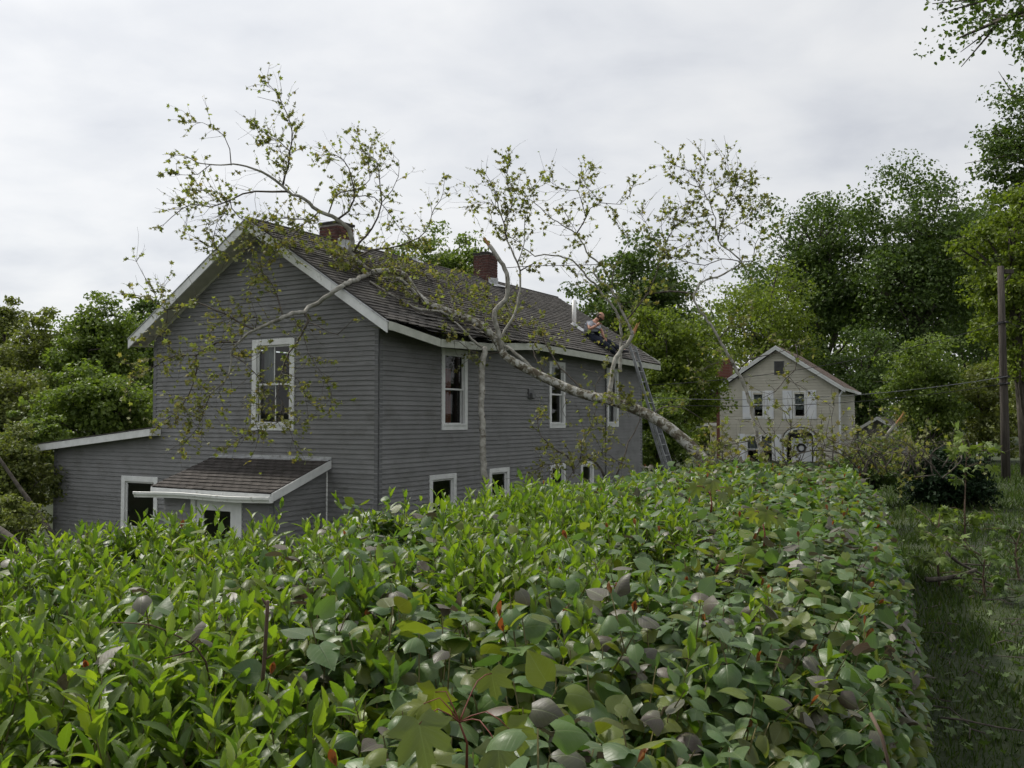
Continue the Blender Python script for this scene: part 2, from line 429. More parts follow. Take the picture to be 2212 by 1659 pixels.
def window(fr, s0, s1, z0, z1, parent, cas=0.105, sill=True, curtain=None, mat=None, single=False, muntin=False):
    mat = mat or M['white']; mb = MB()
    fr.box(mb, s0, s0+cas, z0, z1, -0.03, 0.040); fr.box(mb, s1-cas, s1, z0, z1, -0.03, 0.040)
    fr.box(mb, s0+cas, s1-cas, z1-cas, z1, -0.03, 0.038); fr.box(mb, s0+cas, s1-cas, z0, z0+cas*1.1, -0.03, 0.038)
    w = mb.build('window', mat, parent, bevel=0.004)
    a, b, c, d = s0+cas, s1-cas, z0+cas*1.1, z1-cas; mid = (c+d)/2
    def sash(c0, d0, o):
        q = MB(); t = 0.035
        fr.box(q, a, a+t, c0, d0, o-0.03, o); fr.box(q, b-t, b, c0, d0, o-0.03, o); fr.box(q, a+t, b-t, d0-t, d0, o-0.03, o-0.001); fr.box(q, a+t, b-t, c0, c0+t, o-0.03, o-0.001)
        if muntin: fr.box(q, (a+b)/2-0.01, (a+b)/2+0.01, c0+t, d0-t, o-0.025, o-0.004)
        q.build('sash', mat, w)
        g = MB(); fr.quad(g, a+t, b-t, c0+t, d0-t, o-0.018); g.build('pane', M['glass'], w)
    if single: sash(c, d, -0.01)
    else: sash(c, mid+0.02, -0.045); sash(mid-0.015, d, -0.008)
    if sill:
        q = MB(); fr.box(q, s0+cas*0.6, s1-cas*0.6, z0+cas*0.9, z0+cas*1.25, 0.0385, 0.055); q.build('sill', mat, w)
    if curtain:
        for (ca, cb, cz0, cz1, cm) in curtain:
            q = MB(); n = 16; L_ = []
            for i in range(n+1):
                s = a + (b-a)*(ca + (cb-ca)*i/n); o = -0.16 + 0.02*math.sin(i*1.9)
                L_ += [fr.p(s, c+(d-c)*cz0, o), fr.p(s, c+(d-c)*cz1, o)]
            q.add(L_, [(2*i, 2*i+2, 2*i+3, 2*i+1) for i in range(n)]); q.build('curtain', cm, w, smooth=True)
    return w

FG = Frame((0, 0, 0), (0, 1, 0), (-1, 0, 0))       # gable front: s = y
FS = Frame((0, 0, 0), (1, 0, 0), (0, -1, 0))       # long side:   s = x
EXPO = 0.0916
WZ0, WZ1 = ZE - 0.23, ZE + 1.45
gwin = (2.09, 3.25, ZE - 0.23, ZE + 1.60)
bigw = (6.10, 7.33, 0.75, ZE - 1.27)
sidew = [(1.98, 2.92, WZ0, WZ1), (6.63, 7.49, WZ0, WZ1), (10.10, 10.88, WZ0, WZ1)]
loww = [(1.57, 2.51, 0.95, ZE - 1.12), (3.81, 4.67, 0.95, ZE - 1.10), (6.66, 7.49, 0.95, ZE - 1.12), (8.40, 9.18, 0.95, ZE - 1.14)]
def ins(o, k=0.1): return (o[0]+k, o[1]-k, o[2]+k, o[3]-k)
WT = 5.00                                           # wall plate height under the roof deck
SHY = 9.86
def shed_z(y): return ZE - 0.20 - 0.099 * (y - 6.1)
top_poly = [(0, WT), (HW, WT), (HW, wall_top(HW)), (RY, wall_top(RY)), (0, wall_top(0))]
wf = wall_backing(FG, 'wall', (0, HW, 0, WT), [ins(gwin), ins(bigw)], house, M['backing'], top_poly)
mb = MB()
for (a, b, c, d) in [(HW, 7.23, bigw[3]-0.1, 2.55), (HW, 7.23, 0, bigw[2]+0.1), (7.23, SHY, 0, 2.55)]:
    mb.add([FG.p(a,c), FG.p(b,c), FG.p(b,d), FG.p(a,d)], [(0,1,2,3)])
mb.add([FG.p(HW,2.55), FG.p(SHY,2.55), FG.p(SHY,shed_z(SHY)-0.12), FG.p(HW,shed_z(HW)-0.12)], [(0,1,2,3)])
mb.build('shed_wall', M['backing'], house)
def gspan(z):
    lo = max(0.0, (z - wall_top(0)) / SLP); hi = min(HW, 2*RY - (z - wall_top(0)) / SLP)
    if z < 2.95:
        hi = min(SHY, max(HW, 6.1 + (ZE - 0.20 - 0.14 - z) / 0.099))
    return lo, hi
siding(FG, wf, 0.45, wall_top(RY), EXPO, gspan, [gwin, bigw], M['siding'])
wsd = wall_backing(FS, 'wall', (0, HL, 0, 5.1), [ins(o) for o in sidew + loww], house, M['backing'])
siding(FS, wsd, 0.45, 4.98, EXPO, lambda z: (0, HL), sidew + loww, M['siding'])
# hidden walls, foundation and floors close the house
mb = MB()
mb.add([(HL,0,0),(HL,HW,0),(HL,HW,wall_top(HW)),(HL,RY,wall_top(RY)),(HL,0,wall_top(0))], [(0,1,2,3,4)])
mb.add([(0,HW,0),(HL,HW,0),(HL,HW,WT),(0,HW,WT)], [(3,2,1,0)])
mb.add([(0,SHY,0),(5,SHY,0),(5,SHY,2.5),(0,SHY,2.5)], [(3,2,1,0)])
mb.add([(5,HW,0),(5,SHY,0),(5,SHY,2.5),(5,HW,2.8)], [(0,1,2,3)])
mb.build('back_wall', M['siding'], house)
mb = MB(); mb.box(0.05, HL-0.05, 0.05, HW-0.05, 0.5, 0.6); mb.box(0.05, HL-0.05, 0.05, HW-0.05, 2.62, 2.78); mb.box(5.0, 5.1, 0.05, HW-0.05, 0.6, 2.6); mb.box(4.6, 4.7, 0.05, HW-0.05, 2.8, 5.0); mb.build('floor', M['dark'], house)
mb = MB(); mb.box(-0.012, HL, -0.012, SHY, -0.4, 0.44); mb.build('foundation', M['mortar'], house)
# windows
window(FG, *gwin, house, cas=0.125, curtain=[(0.0, 0.22, 0.02, 1, M['curtain']), (0.62, 1.0, 0.45, 1, M['curtain'])], muntin=True)
window(FG, *bigw, house, cas=0.12, single=True)
window(FS, *sidew[0], house, curtain=[(0.0, 0.70, 0.0, 0.80, M['curtain_red'])])
window(FS, *sidew[1], house, curtain=[(0.1, 0.9, 0.62, 1.0, M['curtain'])])
window(FS, *sidew[2], house, curtain=[(0.5, 1.0, 0.0, 1.0, M['curtain'])])
for o in loww: window(FS, *o, house, cas=0.10)
# corner boards
mb = MB(); FG.box(mb, -0.022, 0.085, 0.45, wall_top(0), 0.0, 0.024); FS.box(mb, -0.024, 0.085, 0.45, wall_top(0), 0.0, 0.022); mb.build('corner_board', M['corner'], house)
mb = MB(); FG.box(mb, HW-0.085, HW+0.022, 2.95, wall_top(HW), 0.0, 0.024); mb.build('corner_board', M['corner'], house)
mb = MB(); FG.box(mb, SHY-0.085, SHY+0.022, 0.45, shed_z(SHY)-0.12, 0.0, 0.024); mb.build('corner_board', M['corner'], house)
mb = MB(); FS.box(mb, HL-0.085, HL+0.022, 0.45, 4.98, 0.0, 0.022); mb.build('corner_board', M['corner'], house)
mb = MB(); mb.tube([FS.p(9.95, 0.5, 0.045), FS.p(9.95, 4.8, 0.045)], 0.012, 6); mb.build('cable_conduit', M['black'], house)
mb = MB(); FS.box(mb, 5.55, 5.80, ZE+0.48, ZE+0.72, 0.0, 0.06); FS.box(mb, 5.58, 5.77, ZE+0.50, ZE+0.62, 0.06, 0.13); mb.build('vent_hood', M['corner'], house, bevel=0.01)

# ---- main roof: deck, soffits, fascia, rake boards
OX0, OX1 = -0.40, HL + 0.35
mb = MB()
xs = np.linspace(OX0, OX1, 40); ss = [0, 0.3, 0.7, 1.2, 1.8, 2.6, HS / math.cos(RA)]
def rp(x, s, lift=0.0):      # point on the right-hand slope, s metres up from the eave
    return Vector((x, E0 + s*math.cos(RA), EZ + s*math.sin(RA) - sagk(x)*sag(x, s) + lift))
vs = [rp(x, s, -0.02) for x in xs for s in ss]; ns = len(ss)
mb.add(vs, [(i*ns+j, (i+1)*ns+j, (i+1)*ns+j+1, i*ns+j+1) for i in range(len(xs)-1) for j in range(ns-1)])
RZt = roof_z(RY)
mb.add([(OX0, RY, RZt-0.02), (OX1, RY, RZt-0.02), (OX1, LE, EZ-0.02), (OX0, LE, EZ-0.02)], [(0,1,2,3)])
mb.build('roof_deck', M['deck'], house)
mb = MB()                                           # sloping soffits under the front rake and level soffit at the eave
for y0, y1 in ((E0, RY), (LE, RY)):
    mb.add([(OX0, y0, EZ-0.20), (0.0, y0, EZ-0.20), (0.0, y1, RZt-0.20), (OX0, y1, RZt-0.20)], [(0,1,2,3)])
mb.add([(OX0, HW-0.05, 4.90), (0.3, HW-0.05, 4.90), (0.3, LE, 4.90), (OX0, LE, 4.90)], [(0,1,2,3)])
mb.build('rake_soffit', M['soffit'], house)
mb = MB()                                           # frieze strip where the siding meets the soffit
for (a, b) in ((0.0, RY), (HW, RY)):
    mb.hexa([FG.p(a, wall_top(a)-0.06, 0.03), FG.p(b, wall_top(b)-0.06, 0.03), FG.p(b, wall_top(b)-0.06, 0.0), FG.p(a, wall_top(a)-0.06, 0.0), FG.p(a, wall_top(a), 0.03), FG.p(b, wall_top(b), 0.03), FG.p(b, wall_top(b), 0.0), FG.p(a, wall_top(a), 0.0)])
mb.build('frieze', M['soffit'], house)
mb = MB(); vs = []
for x in xs: vs += [(x, E0+0.02, 4.93 - sag(x)), (x, 0.0, 4.97)]
mb.add(vs, [(2*i, 2*i+2, 2*i+3, 2*i+1) for i in range(len(xs)-1)]); mb.build('eave_soffit', M['soffit'], house)
def fascia(xa, xb, name):
    q = MB(); X = np.linspace(xa, xb, 10); v = []
    for x in X:
        z1 = EZ - 0.035 - sag(x); z0 = 4.895 - sag(x)
        v += [(x, E0-0.022, z0), (x, E0-0.022, z1), (x, E0, z1), (x, E0, z0)]
    n = len(X); f = []
    for i in range(n-1):
        for k in range(4): f.append((i*4+k, i*4+(k+1)%4, (i+1)*4+(k+1)%4, (i+1)*4+k))
    f += [(3,2,1,0), tuple((n-1)*4+k for k in range(4))]
    q.add(v, f); q.build(name, M['cream'], house)
fascia(OX0+0.03, 1.24, 'fascia'); fascia(1.26, 5.1, 'fascia'); fascia(5.105, OX1, 'fascia')
def rake(ya, za, yb, zb, x, h=0.17, t=0.03, name='rake_board', mat=None):
    q = MB(); q.hexa([(x, ya, za-h), (x, yb, zb-h), (x+t, yb, zb-h), (x+t, ya, za-h), (x, ya, za), (x, yb, zb), (x+t, yb, zb), (x+t, ya, za)])
    return q.build(name, mat or M['white'], house, bevel=0.004)
for k, (a, b) in enumerate(((0.0, 0.36), (0.362, 0.70), (0.702, 1.0))):
    y = lambda t: E0-0.03 + (RY-E0+0.03)*t
    rake(y(a), roof_z(y(a))-0.035, y(b), roof_z(y(b))-0.035, OX0-0.032, h=0.20)
yy = lambda t: LE+0.03 - (LE+0.03-RY)*t
rake(yy(0), roof_z(E0)-0.05, yy(1), RZt-0.035, OX0-0.0325, h=0.20)
mb = MB()                                           # thin drip edge along both rakes
for ya, yb in ((E0-0.04, RY), (LE+0.04, RY)):
    za = roof_z(E0-0.04); zb = RZt
    mb.hexa([(OX0-0.05, ya, za-0.035), (OX0-0.05, yb, zb-0.035), (OX0+0.02, yb, zb-0.035), (OX0+0.02, ya, za-0.035), (OX0-0.05, ya, za-0.018), (OX0-0.05, yb, zb-0.018), (OX0+0.02, yb, zb-0.018), (OX0+0.02, ya, za-0.018)])
mb.build('drip_edge', M['flash'], house)
mb = MB(); mb.hexa([(OX1, E0, EZ-0.19), (OX1, RY, RZt-0.19), (OX1+0.03, RY, RZt-0.19), (OX1+0.03, E0, EZ-0.19), (OX1, E0, EZ-0.03), (OX1, RY, RZt-0.03), (OX1+0.03, RY, RZt-0.03), (OX1+0.03, E0, EZ-0.03)])
mb.build('rake_board', M['cream'], house)

# ---- shingles: a part 'roof' holding tabs; the nearest 300 are objects, the rest one joined part
def tab_mesh(name, w, l, mat, seed):
    r = random.Random(seed); q = MB(); h = 0.011
    j = [r.uniform(-0.004, 0.004) for _ in range(4)]
    q.hexa([(0.004+j[0], 0+j[1], 0.004), (w-0.004+j[2], 0+j[3], 0.004), (w, l, -0.002), (0, l, -0.002), (0.004+j[0], 0+j[1], h+0.004), (w-0.004+j[2], j[3], h+0.004), (w, l, 0.001), (0, l, 0.001)])
    return q.mesh(name, mat)
def shingle_roof(parent, place, rows, expo, width, tabw, mat, n_obj, keyf, tilt):
    """place(u, s) -> (Vector, rotation euler) in the parent's frame"""
    meshes = [tab_mesh('shingle', tabw, expo*1.25, mat, k) for k in range(6)]
    items = []
    for r in range(rows):
        u = -(r % 2) * tabw * 0.5 - random.uniform(0, 0.02)
        while u < width:
            w = tabw; u0 = max(u, 0); w = min(u + tabw, width) - u0
            if w > 0.03: items.append((u0, r*expo, w / tabw))
            u += tabw
    items.sort(key=lambda it: keyf(it[0], it[1]))
    for (u, s, k) in items[:n_obj]:
        o = bpy.data.objects.new('shingle', random.choice(meshes)); p, e = place(u, s)
        o.location = p; o.rotation_euler = e; o.scale = (k, random.uniform(0.96, 1.03), random.uniform(0.9, 1.5)); link(o, parent)
    if len(items) > n_obj:
        V = []; F = []; b = 0
        for (u, s, k) in items[n_obj:]:
            me = random.choice(meshes); p, e = place(u, s); mt = Matrix.LocRotScale(p, e, Vector((k, 1, random.uniform(0.9, 1.5))))
            V += [tuple(mt @ v.co) for v in me.vertices]; F += [tuple(i + b for i in f.vertices) for f in me.polygons]; b += 8
        me = bpy.data.meshes.new('shingle_rows'); me.from_pydata(V, [], F); me.materials.append(mat)
        tag(link(bpy.data.objects.new('shingle_rows', me), parent), kind='stuff')
from mathutils import Euler
roof = MB(); roof.tube([(OX0, RY, RZt+0.005), (4, RY, RZt+0.012), (9, RY, RZt+0.0), (OX1, RY, RZt+0.005)], 0.03, 6)
roof = roof.build('roof', M['shingle'], house)
NROW = 30; REX = HS / math.cos(RA) / NROW
def place_main(u, s):
    x = OX0 + u
    sl = math.atan2(sagk(x)*(sag(x, s) - sag(x, s+0.14)), 0.14)
    hurt = 0.7 < x < 4.6 and s < 0.8 and random.random() < 0.30       # lifted and skewed tabs where the trunk struck
    return rp(x, s - 0.03, 0.012 if hurt else 0.002), Euler((RA + sl - 0.02 - (random.uniform(0.02, 0.16) if hurt else 0), 0, random.uniform(-0.012, 0.012)*(9 if hurt else 1)))
shingle_roof(roof, place_main, NROW, REX, OX1-OX0, 0.31, M['shingle'], 300, lambda u, s: u*0.86 + s*0.5, 0)
mb = MB()                                            # far slope, seen only from the other side
for r in range(NROW):
    s0 = r*REX; s1 = s0 + REX*1.2; Y = lambda s: LE - s*math.cos(RA); Zr = lambda s: EZ + s*math.sin(RA)
    mb.hexa([(OX0, Y(s0), Zr(s0)+0.004), (OX1, Y(s0), Zr(s0)+0.004), (OX1, Y(min(s1,4.2)), Zr(min(s1,4.2))), (OX0, Y(min(s1,4.2)), Zr(min(s1,4.2))),
             (OX0, Y(s0), Zr(s0)+0.015), (OX1, Y(s0), Zr(s0)+0.015), (OX1, Y(min(s1,4.2)), Zr(min(s1,4.2))+0.003), (OX0, Y(min(s1,4.2)), Zr(min(s1,4.2))+0.003)])
tag(mb.build('back_shingle_rows', M['shingle'], roof), kind='stuff')
# lifted roofing felt hanging at the broken eave
mb = MB(); v = []
for x in np.linspace(0.2, 4.6, 24):
    q = rp(x, -0.02, -0.01); dz = 0.03*math.sin(x*5)+0.02*math.sin(x*13)
    v += [q + Vector((0, 0.06, 0.012)), q + Vector((0, -0.05, -0.02+dz*0.6))]
mb.add(v, [(2*i, 2*i+2, 2*i+3, 2*i+1) for i in range(23)]); mb.build('torn_felt', M['deck'], roof)
mb = MB(); mb.hexa([(2.95,E0-0.04,EZ-0.13),(3.75,E0-0.05,EZ-0.15),(3.75,E0+0.05,EZ-0.13),(2.95,E0+0.05,EZ-0.11),(2.95,E0-0.04,EZ-0.12),(3.75,E0-0.05,EZ-0.142),(3.75,E0+0.05,EZ-0.122),(2.95,E0+0.05,EZ-0.10)]); mb.build('bent_drip_edge', M['flash'], roof)

# ---- chimneys with real bricks
def chimney(cx, cy, w, z0, z1, parent, bl=0.20, bh=0.062, jt=0.011, name='chimney'):
    core = MB(); h = w/2 - 0.012; core.box(cx-h, cx+h, cy-h, cy+h, z0, z1)
    c = core.build(name, M['mortar'], parent)
    def bm_(l, d):
        q = MB(); q.box(0, l, 0, d, 0, bh); return q.mesh('brick', M['brick'])
    full = bm_(bl, 0.09); half = bm_(bl/2 - jt/2, 0.09)
    z = z0; r = 0
    while z < z1 - bh:
        for face in range(4):
            u = -w/2; first = (r + face) % 2
            while u < w/2 - 0.02:
                L_ = bl if not first else bl/2 - jt/2
                me = full if not first else half
                k = min(1.0, (w/2 - u) / L_)
                o = bpy.data.objects.new('brick', me)
                ang = face * math.pi/2
                lx, ly = u, -w/2 + random.uniform(-0.004, 0.003)
                o.location = (cx + lx*math.cos(ang) - ly*math.sin(ang), cy + lx*math.sin(ang) + ly*math.cos(ang), z + random.uniform(-0.001, 0.001))
                o.rotation_euler = (0, 0, ang); o.scale = (k, 1, 1); link(o, c)
                u += L_ + jt; first = 0
        z += bh + jt; r += 1
    cap = MB(); cap.box(cx-w/2-0.02, cx+w/2+0.02, cy-w/2-0.02, cy+w/2+0.02, z1-0.004, z1+0.05); cap.box(cx-0.12, cx+0.12, cy-0.12, cy+0.12, z1+0.05, z1+0.10); cap.build('cap', M['deck'], c)
    return c
c1 = chimney(2.25, RY, 0.54, RZt-0.22, ZE+4.34, house)
c2 = chimney(8.55, RY, 0.50, RZt-0.22, ZE+4.68, house)
for (cx, w, c) in ((2.25, 0.54, c1), (8.55, 0.50, c2)):
    q = MB(); a = w/2+0.012
    q.add([(cx-a, RY-a, roof_z(RY-a)-0.02), (cx+a, RY-a, roof_z(RY-a)-0.02), (cx+a, RY-a, roof_z(RY-a)+0.20), (cx-a, RY-a, roof_z(RY-a)+0.16)], [(0,1,2,3)])
    q.add([(cx-a-0.05, RY-a-0.002, roof_z(RY-a)+0.03), (cx+a+0.16, RY-a-0.002, roof_z(RY-a)+0.03), (cx+a+0.28, RY-a-0.22, roof_z(RY-a-0.22)+0.09), (cx-a-0.05, RY-a-0.22, roof_z(RY-a-0.22)+0.03)], [(0,1,2,3)])
    q.add([(cx+a+0.004, RY-a, roof_z(RY-a)+0.2), (cx+a+0.004, RY-a, roof_z(RY-a)), (cx+a+0.004, RY+0.1, RZt), (cx+a+0.004, RY+0.1, RZt+0.12)], [(0,1,2,3)])
    q.build('flashing', M['flash'], c)
mb = MB(); mb.add([(5.05, RY-0.02, RZt+0.02), (5.30, RY-0.22, roof_z(RY-0.22)+0.05), (5.45, RY-0.05, RZt+0.03), (5.15, RY+0.03, RZt+0.13)], [(0,1,2,3)]); mb.build('torn_ridge_flashing', M['flash'], roof)
# vent pipe
mb = MB(); px, py = 9.93, 0.92; pz = roof_z(py)
mb.tube([(px, py, pz-0.1), (px, py, pz+0.74)], 0.062, 16); vp = mb.build('vent_pipe', M['pvc'], house, smooth=True)
mb = MB(); mb.add([(px-0.22, py-0.32, roof_z(py-0.32)+0.03), (px+0.18, py-0.42, roof_z(py-0.42)+0.03), (px+0.20, py-0.05, roof_z(py-0.05)+0.05), (px-0.18, py+0.05, roof_z(py+0.05)+0.035)], [(0,1,2,3)])
mb.tube([(px, py, pz-0.02), (px, py, pz+0.10)], [0.12, 0.068], 14); mb.build('flashing', M['flash'], vp)

# ---- lean-to roof on the left
mb = MB()
def shed_slab(q, x0, x1, y0, y1, t0, t1):
    q.hexa([(x0,y0,shed_z(y0)+t0),(x1,y0,shed_z(y0)+t0),(x1,y1,shed_z(y1)+t0),(x0,y1,shed_z(y1)+t0),(x0,y0,shed_z(y0)+t1),(x1,y0,shed_z(y0)+t1),(x1,y1,shed_z(y1)+t1),(x0,y1,shed_z(y1)+t1)])
shed_slab(mb, -0.26, 5.2, HW+0.03, 10.30, -0.06, -0.01); shed_slab(mb, -0.26, -0.02, 6.05, HW+0.03, -0.06, -0.01); sr = mb.build('shed_roof', M['deck'], house)
for k, (a, b) in enumerate(((6.05, 8.9), (8.905, 10.32))):
    q = MB(); shed_slab(q, -0.292, -0.262, a, b, -0.17, -0.012); q.build('fascia', M['white'], house, bevel=0.004)
q = MB(); shed_slab(q, -0.26, -0.02, 6.05, 10.3, -0.15, -0.135); q.build('shed_soffit', M['soffit'], house)
q = MB(); q.box(-0.262, -0.02, 6.025, 6.055, shed_z(6.05)-0.17, shed_z(6.05)-0.0); q.build('fascia_return', M['white'], house)
q = MB(); shed_slab(q, -0.31, 0.10, 6.02, 10.36, 0.0, 0.014); shed_slab(q, 0.10, 5.2, HW+0.04, 10.36, 0.001, 0.013); q.build('roll_roofing', M['shingle'], sr)

# ---- entry porch: walls, door, roof, broken gutter
porch = house
PX = -1.36; PY0, PY1 = 1.24, 4.16
def pz_(x): return ZE - 0.77 + 0.345 * x            # roof top, falls towards the front
PF = Frame((PX, 0, 0), (0, 1, 0), (-1, 0, 0)); PS = Frame((0, PY0, 0), (-1, 0, 0), (0, -1, 0))
door = (2.02, 3.38, 0.0, 1.93)
pw = wall_backing(PF, 'porch_wall', (PY0, PY1, 0, 1.95), [(2.12, 3.28, 0, 1.85)], house, M['backing'])
siding(PF, pw, 0.45, 1.92, EXPO, lambda z: (PY0, PY1), [(2.02, 3.38, -1, 2.2)], M['siding'])
pw2 = wall_backing(PS, 'porch_wall', (0, -PX, 0, 1.95), [], house, M['backing'], [(0, 1.95), (-PX, 1.95), (0, 2.42)])
siding(PS, pw2, 0.45, 2.40, EXPO, lambda z: (0, min(-PX, max(0.02, (2.45 - z) / 0.345))), [], M['siding'])
mb = MB(); mb.add([(PX,PY1,0),(0,PY1,0),(0,PY1,2.42),(PX,PY1,1.95)], [(0,1,2,3)]); mb.build('porch_wall', M['siding'], house)
mb = MB(); PF.box(mb, PY0-0.02, PY0+0.10, 0.45, 1.93, 0.0, 0.024); PS.box(mb, -PX-0.10, -PX+0.024, 0.45, 1.93, 0.0, 0.0215); mb.build('corner_board', M['corner'], house)
mb = MB(); PF.box(mb, 2.02, 2.14, 0.3, 1.92, -0.02, 0.04); PF.box(mb, 3.26, 3.38, 0.3, 1.92, -0.02, 0.04); PF.box(mb, 2.14, 3.26, 1.82, 1.92, -0.02, 0.038)
dr = mb.build('door', M['white'], house, bevel=0.004)
mb = MB(); PF.box(mb, 2.15, 2.34, 0.3, 1.815, -0.03, 0.006); PF.box(mb, 3.06, 3.25, 0.3, 1.815, -0.03, 0.006); PF.box(mb, 2.34, 3.06, 1.60, 1.815, -0.03, 0.005); PF.box(mb, 2.34, 3.06, 0.3, 0.9, -0.03, 0.005); mb.build('door_leaf', M['white'], dr)
mb = MB(); PF.quad(mb, 2.34, 3.06, 0.9, 1.6, -0.012); mb.build('pane', M['glass'], dr)
mb = MB(); mb.tube([PF.p(2.25, 1.0, 0.006), PF.p(2.25, 1.0, 0.05)], 0.025, 10); mb.build('door_knob', M['metal'], dr)
PRX = -1.53
def pslab(q, x0, x1, y0, y1, t0, t1):
    q.hexa([(x0,y0,pz_(x0)+t0),(x1,y0,pz_(x1)+t0),(x1,y1,pz_(x1)+t0),(x0,y1,pz_(x0)+t0),(x0,y0,pz_(x0)+t1),(x1,y0,pz_(x1)+t1),(x1,y1,pz_(x1)+t1),(x0,y1,pz_(x0)+t1)])
mb = MB(); pslab(mb, PRX, -0.02, 1.15, 4.32, -0.05, -0.012); pr = mb.build('porch_roof', M['deck'], house)
PA = math.atan(0.345); PROW = 11; PLEN = (-0.02 - PRX) / math.cos(PA); PEX = PLEN / PROW
def place_porch(u, s):
    x = PRX - 0.02 + s*math.cos(PA)
    return Vector((x, 4.34 - u, pz_(x) + 0.0)), Euler((PA - 0.02, 0, -math.pi/2 + random.uniform(-0.012, 0.012)), 'XYZ')
shingle_roof(pr, place_porch, PROW, PEX, 3.2, 0.24, M['shingle2'], 260, lambda u, s: s, 0)
q = MB(); pslab(q, PRX, -0.02, 1.115, 1.145, -0.16, -0.005); q.build('rake_board', M['white'], house, bevel=0.003)
q = MB(); pslab(q, PRX, -0.02, 4.325, 4.355, -0.14, -0.005); q.build('rake_board', M['white'], house, bevel=0.003)
q = MB(); q.box(PRX-0.03, PRX-0.001, 1.15, 4.33, pz_(PRX)-0.15, pz_(PRX)-0.02); q.build('fascia', M['white'], house)
q = MB(); pslab(q, -0.12, -0.018, 1.12, 4.36, 0.016, 0.021); q.box(-0.025, -0.017, 1.12, 4.36, pz_(0)-0.01, pz_(0)+0.05); q.build('flashing', M['flash'], house)
# K-shaped gutter pulled loose from its fascia
prof = [(0.0, 0.10), (0.0, 0.0), (-0.075, 0.0), (-0.085, 0.03), (-0.11, 0.06), (-0.115, 0.10), (-0.10, 0.105)]
q = MB(); v = []; YS = np.linspace(1.06, 4.66, 14)
for y in YS:
    dz = -0.03*(y-1.06)/3.6 + 0.012*math.sin(y*2.3); dx = -0.03*(y-1.06)/3.6
    for (a, b) in prof: v.append((PRX-0.035+a+dx, y, pz_(PRX)-0.17+b+dz))
n = len(prof); q.add(v, [(i*n+k, (i+1)*n+k, (i+1)*n+k+1, i*n+k+1) for i in range(len(YS)-1) for k in range(n-1)])
g = q.build('gutter', M['gutter'], house); sm = g.modifiers.new('thick', 'SOLIDIFY'); sm.thickness = 0.004
q = MB(); q.add([v[k] for k in range(n)], [tuple(range(n))]); q.build('gutter_end', M['gutter'], g)
q = MB(); q.tube([(-0.03, PY0-0.02, 0.5), (-0.03, PY0-0.02, 2.30)], 0.016, 8); q.build('white_conduit', M['pvc'], house)

# ---------------------------------------------------------------- the yellow house beyond
M['ysiding'] = surf('beige_siding', (0.45, 0.43, 0.36), (0.52, 0.495, 0.42), 0.65, 3, var=0.04, bump=0.05)
M['yshingle'] = surf('brown_shingle', (0.075, 0.052, 0.042), (0.125, 0.088, 0.07), 0.92, 9, 8, var=0.25, bump=0.4, bscale=200)
M['shutter'] = surf('pale_shutter', (0.66, 0.68, 0.72), (0.74, 0.75, 0.76), 0.5, 3)
def brickwall(name):
    m, t, b = newmat(name)
    tcn = t.nodes.new('ShaderNodeTexCoord'); mpn = t.nodes.new('ShaderNodeMapping'); mpn.inputs['Rotation'].default_value = (math.pi/2, 0, 0)
    t.links.new(tcn.outputs['Object'], mpn.inputs[0])
    bt = t.nodes.new('ShaderNodeTexBrick'); bt.inputs['Scale'].default_value = 1; bt.inputs['Brick Width'].default_value = 0.21; bt.inputs['Row Height'].default_value = 0.073; bt.inputs['Mortar Size'].default_value = 0.006
    bt.inputs['Color1'].default_value = (0.15, 0.05, 0.035, 1); bt.inputs['Color2'].default_value = (0.20, 0.07, 0.05, 1); bt.inputs['Mortar'].default_value = (0.22, 0.19, 0.16, 1)
    t.links.new(mpn.outputs[0], bt.inputs['Vector']); t.links.new(bt.outputs[0], b.inputs['Base Color']); b.inputs['Roughness'].default_value = 0.9
    return m
M['brickwall'] = brickwall('far_brick')
yh = empty('yellow_house', (14.389, 39.0, 0.0), rad(64), 'beige sided house with white shutters and arched doorway behind the hedge', 'house')
YF = Frame((0, 0, 0), (0, 1, 0), (-1, 0, 0)); YS_ = Frame((0, 0, 0), (1, 0, 0), (0, -1, 0))
YW, YL = 5.2, 7.5; yR = 2.62; ysl = 0.67
yE0, yEZ = -0.28, ZE + 1.38
def yrz(y): return yEZ + ysl * (min(y, 2*yR - y) - yE0)
Y0 = ZE - 2.35
yw1 = (3.19, 3.76, ZE+0.02, ZE+1.27); yw2 = (1.36, 1.95, ZE+0.02, ZE+1.26); ylw = (2.80, 4.06, ZE-2.05, ZE-0.72); yarch = (0.93, 2.27, Y0, ZE-0.55)
ywt = lambda y: yrz(y) - 0.22
w_ = wall_backing(YF, 'wall', (0, YW, Y0-0.8, ZE+1.2), [ins(yw1, .06), ins(yw2, .06), ins(ylw, .06), (0.98, 2.22, Y0, ZE-0.75)], yh, M['backing'], [(0, ZE+1.2), (YW, ZE+1.2), (YW, ywt(YW)), (yR, ywt(yR)), (0, ywt(0))])
siding(YF, w_, Y0-0.4, ywt(yR), 0.125, lambda z: (max(0, (z-ywt(0))/ysl), min(YW, 2*yR-(z-ywt(0))/ysl)), [yw1, yw2, ylw, (0.93, 2.27, Y0-1, ZE-0.55)], M['ysiding'], 0.038)
w2_ = wall_backing(YS_, 'wall', (0, YL, Y0-0.8, ywt(0)), [], yh, M['backing'])
siding(YS_, w2_, Y0-0.4, ywt(0)-0.1, 0.125, lambda z: (0, YL), [], M['ysiding'], 0.038)
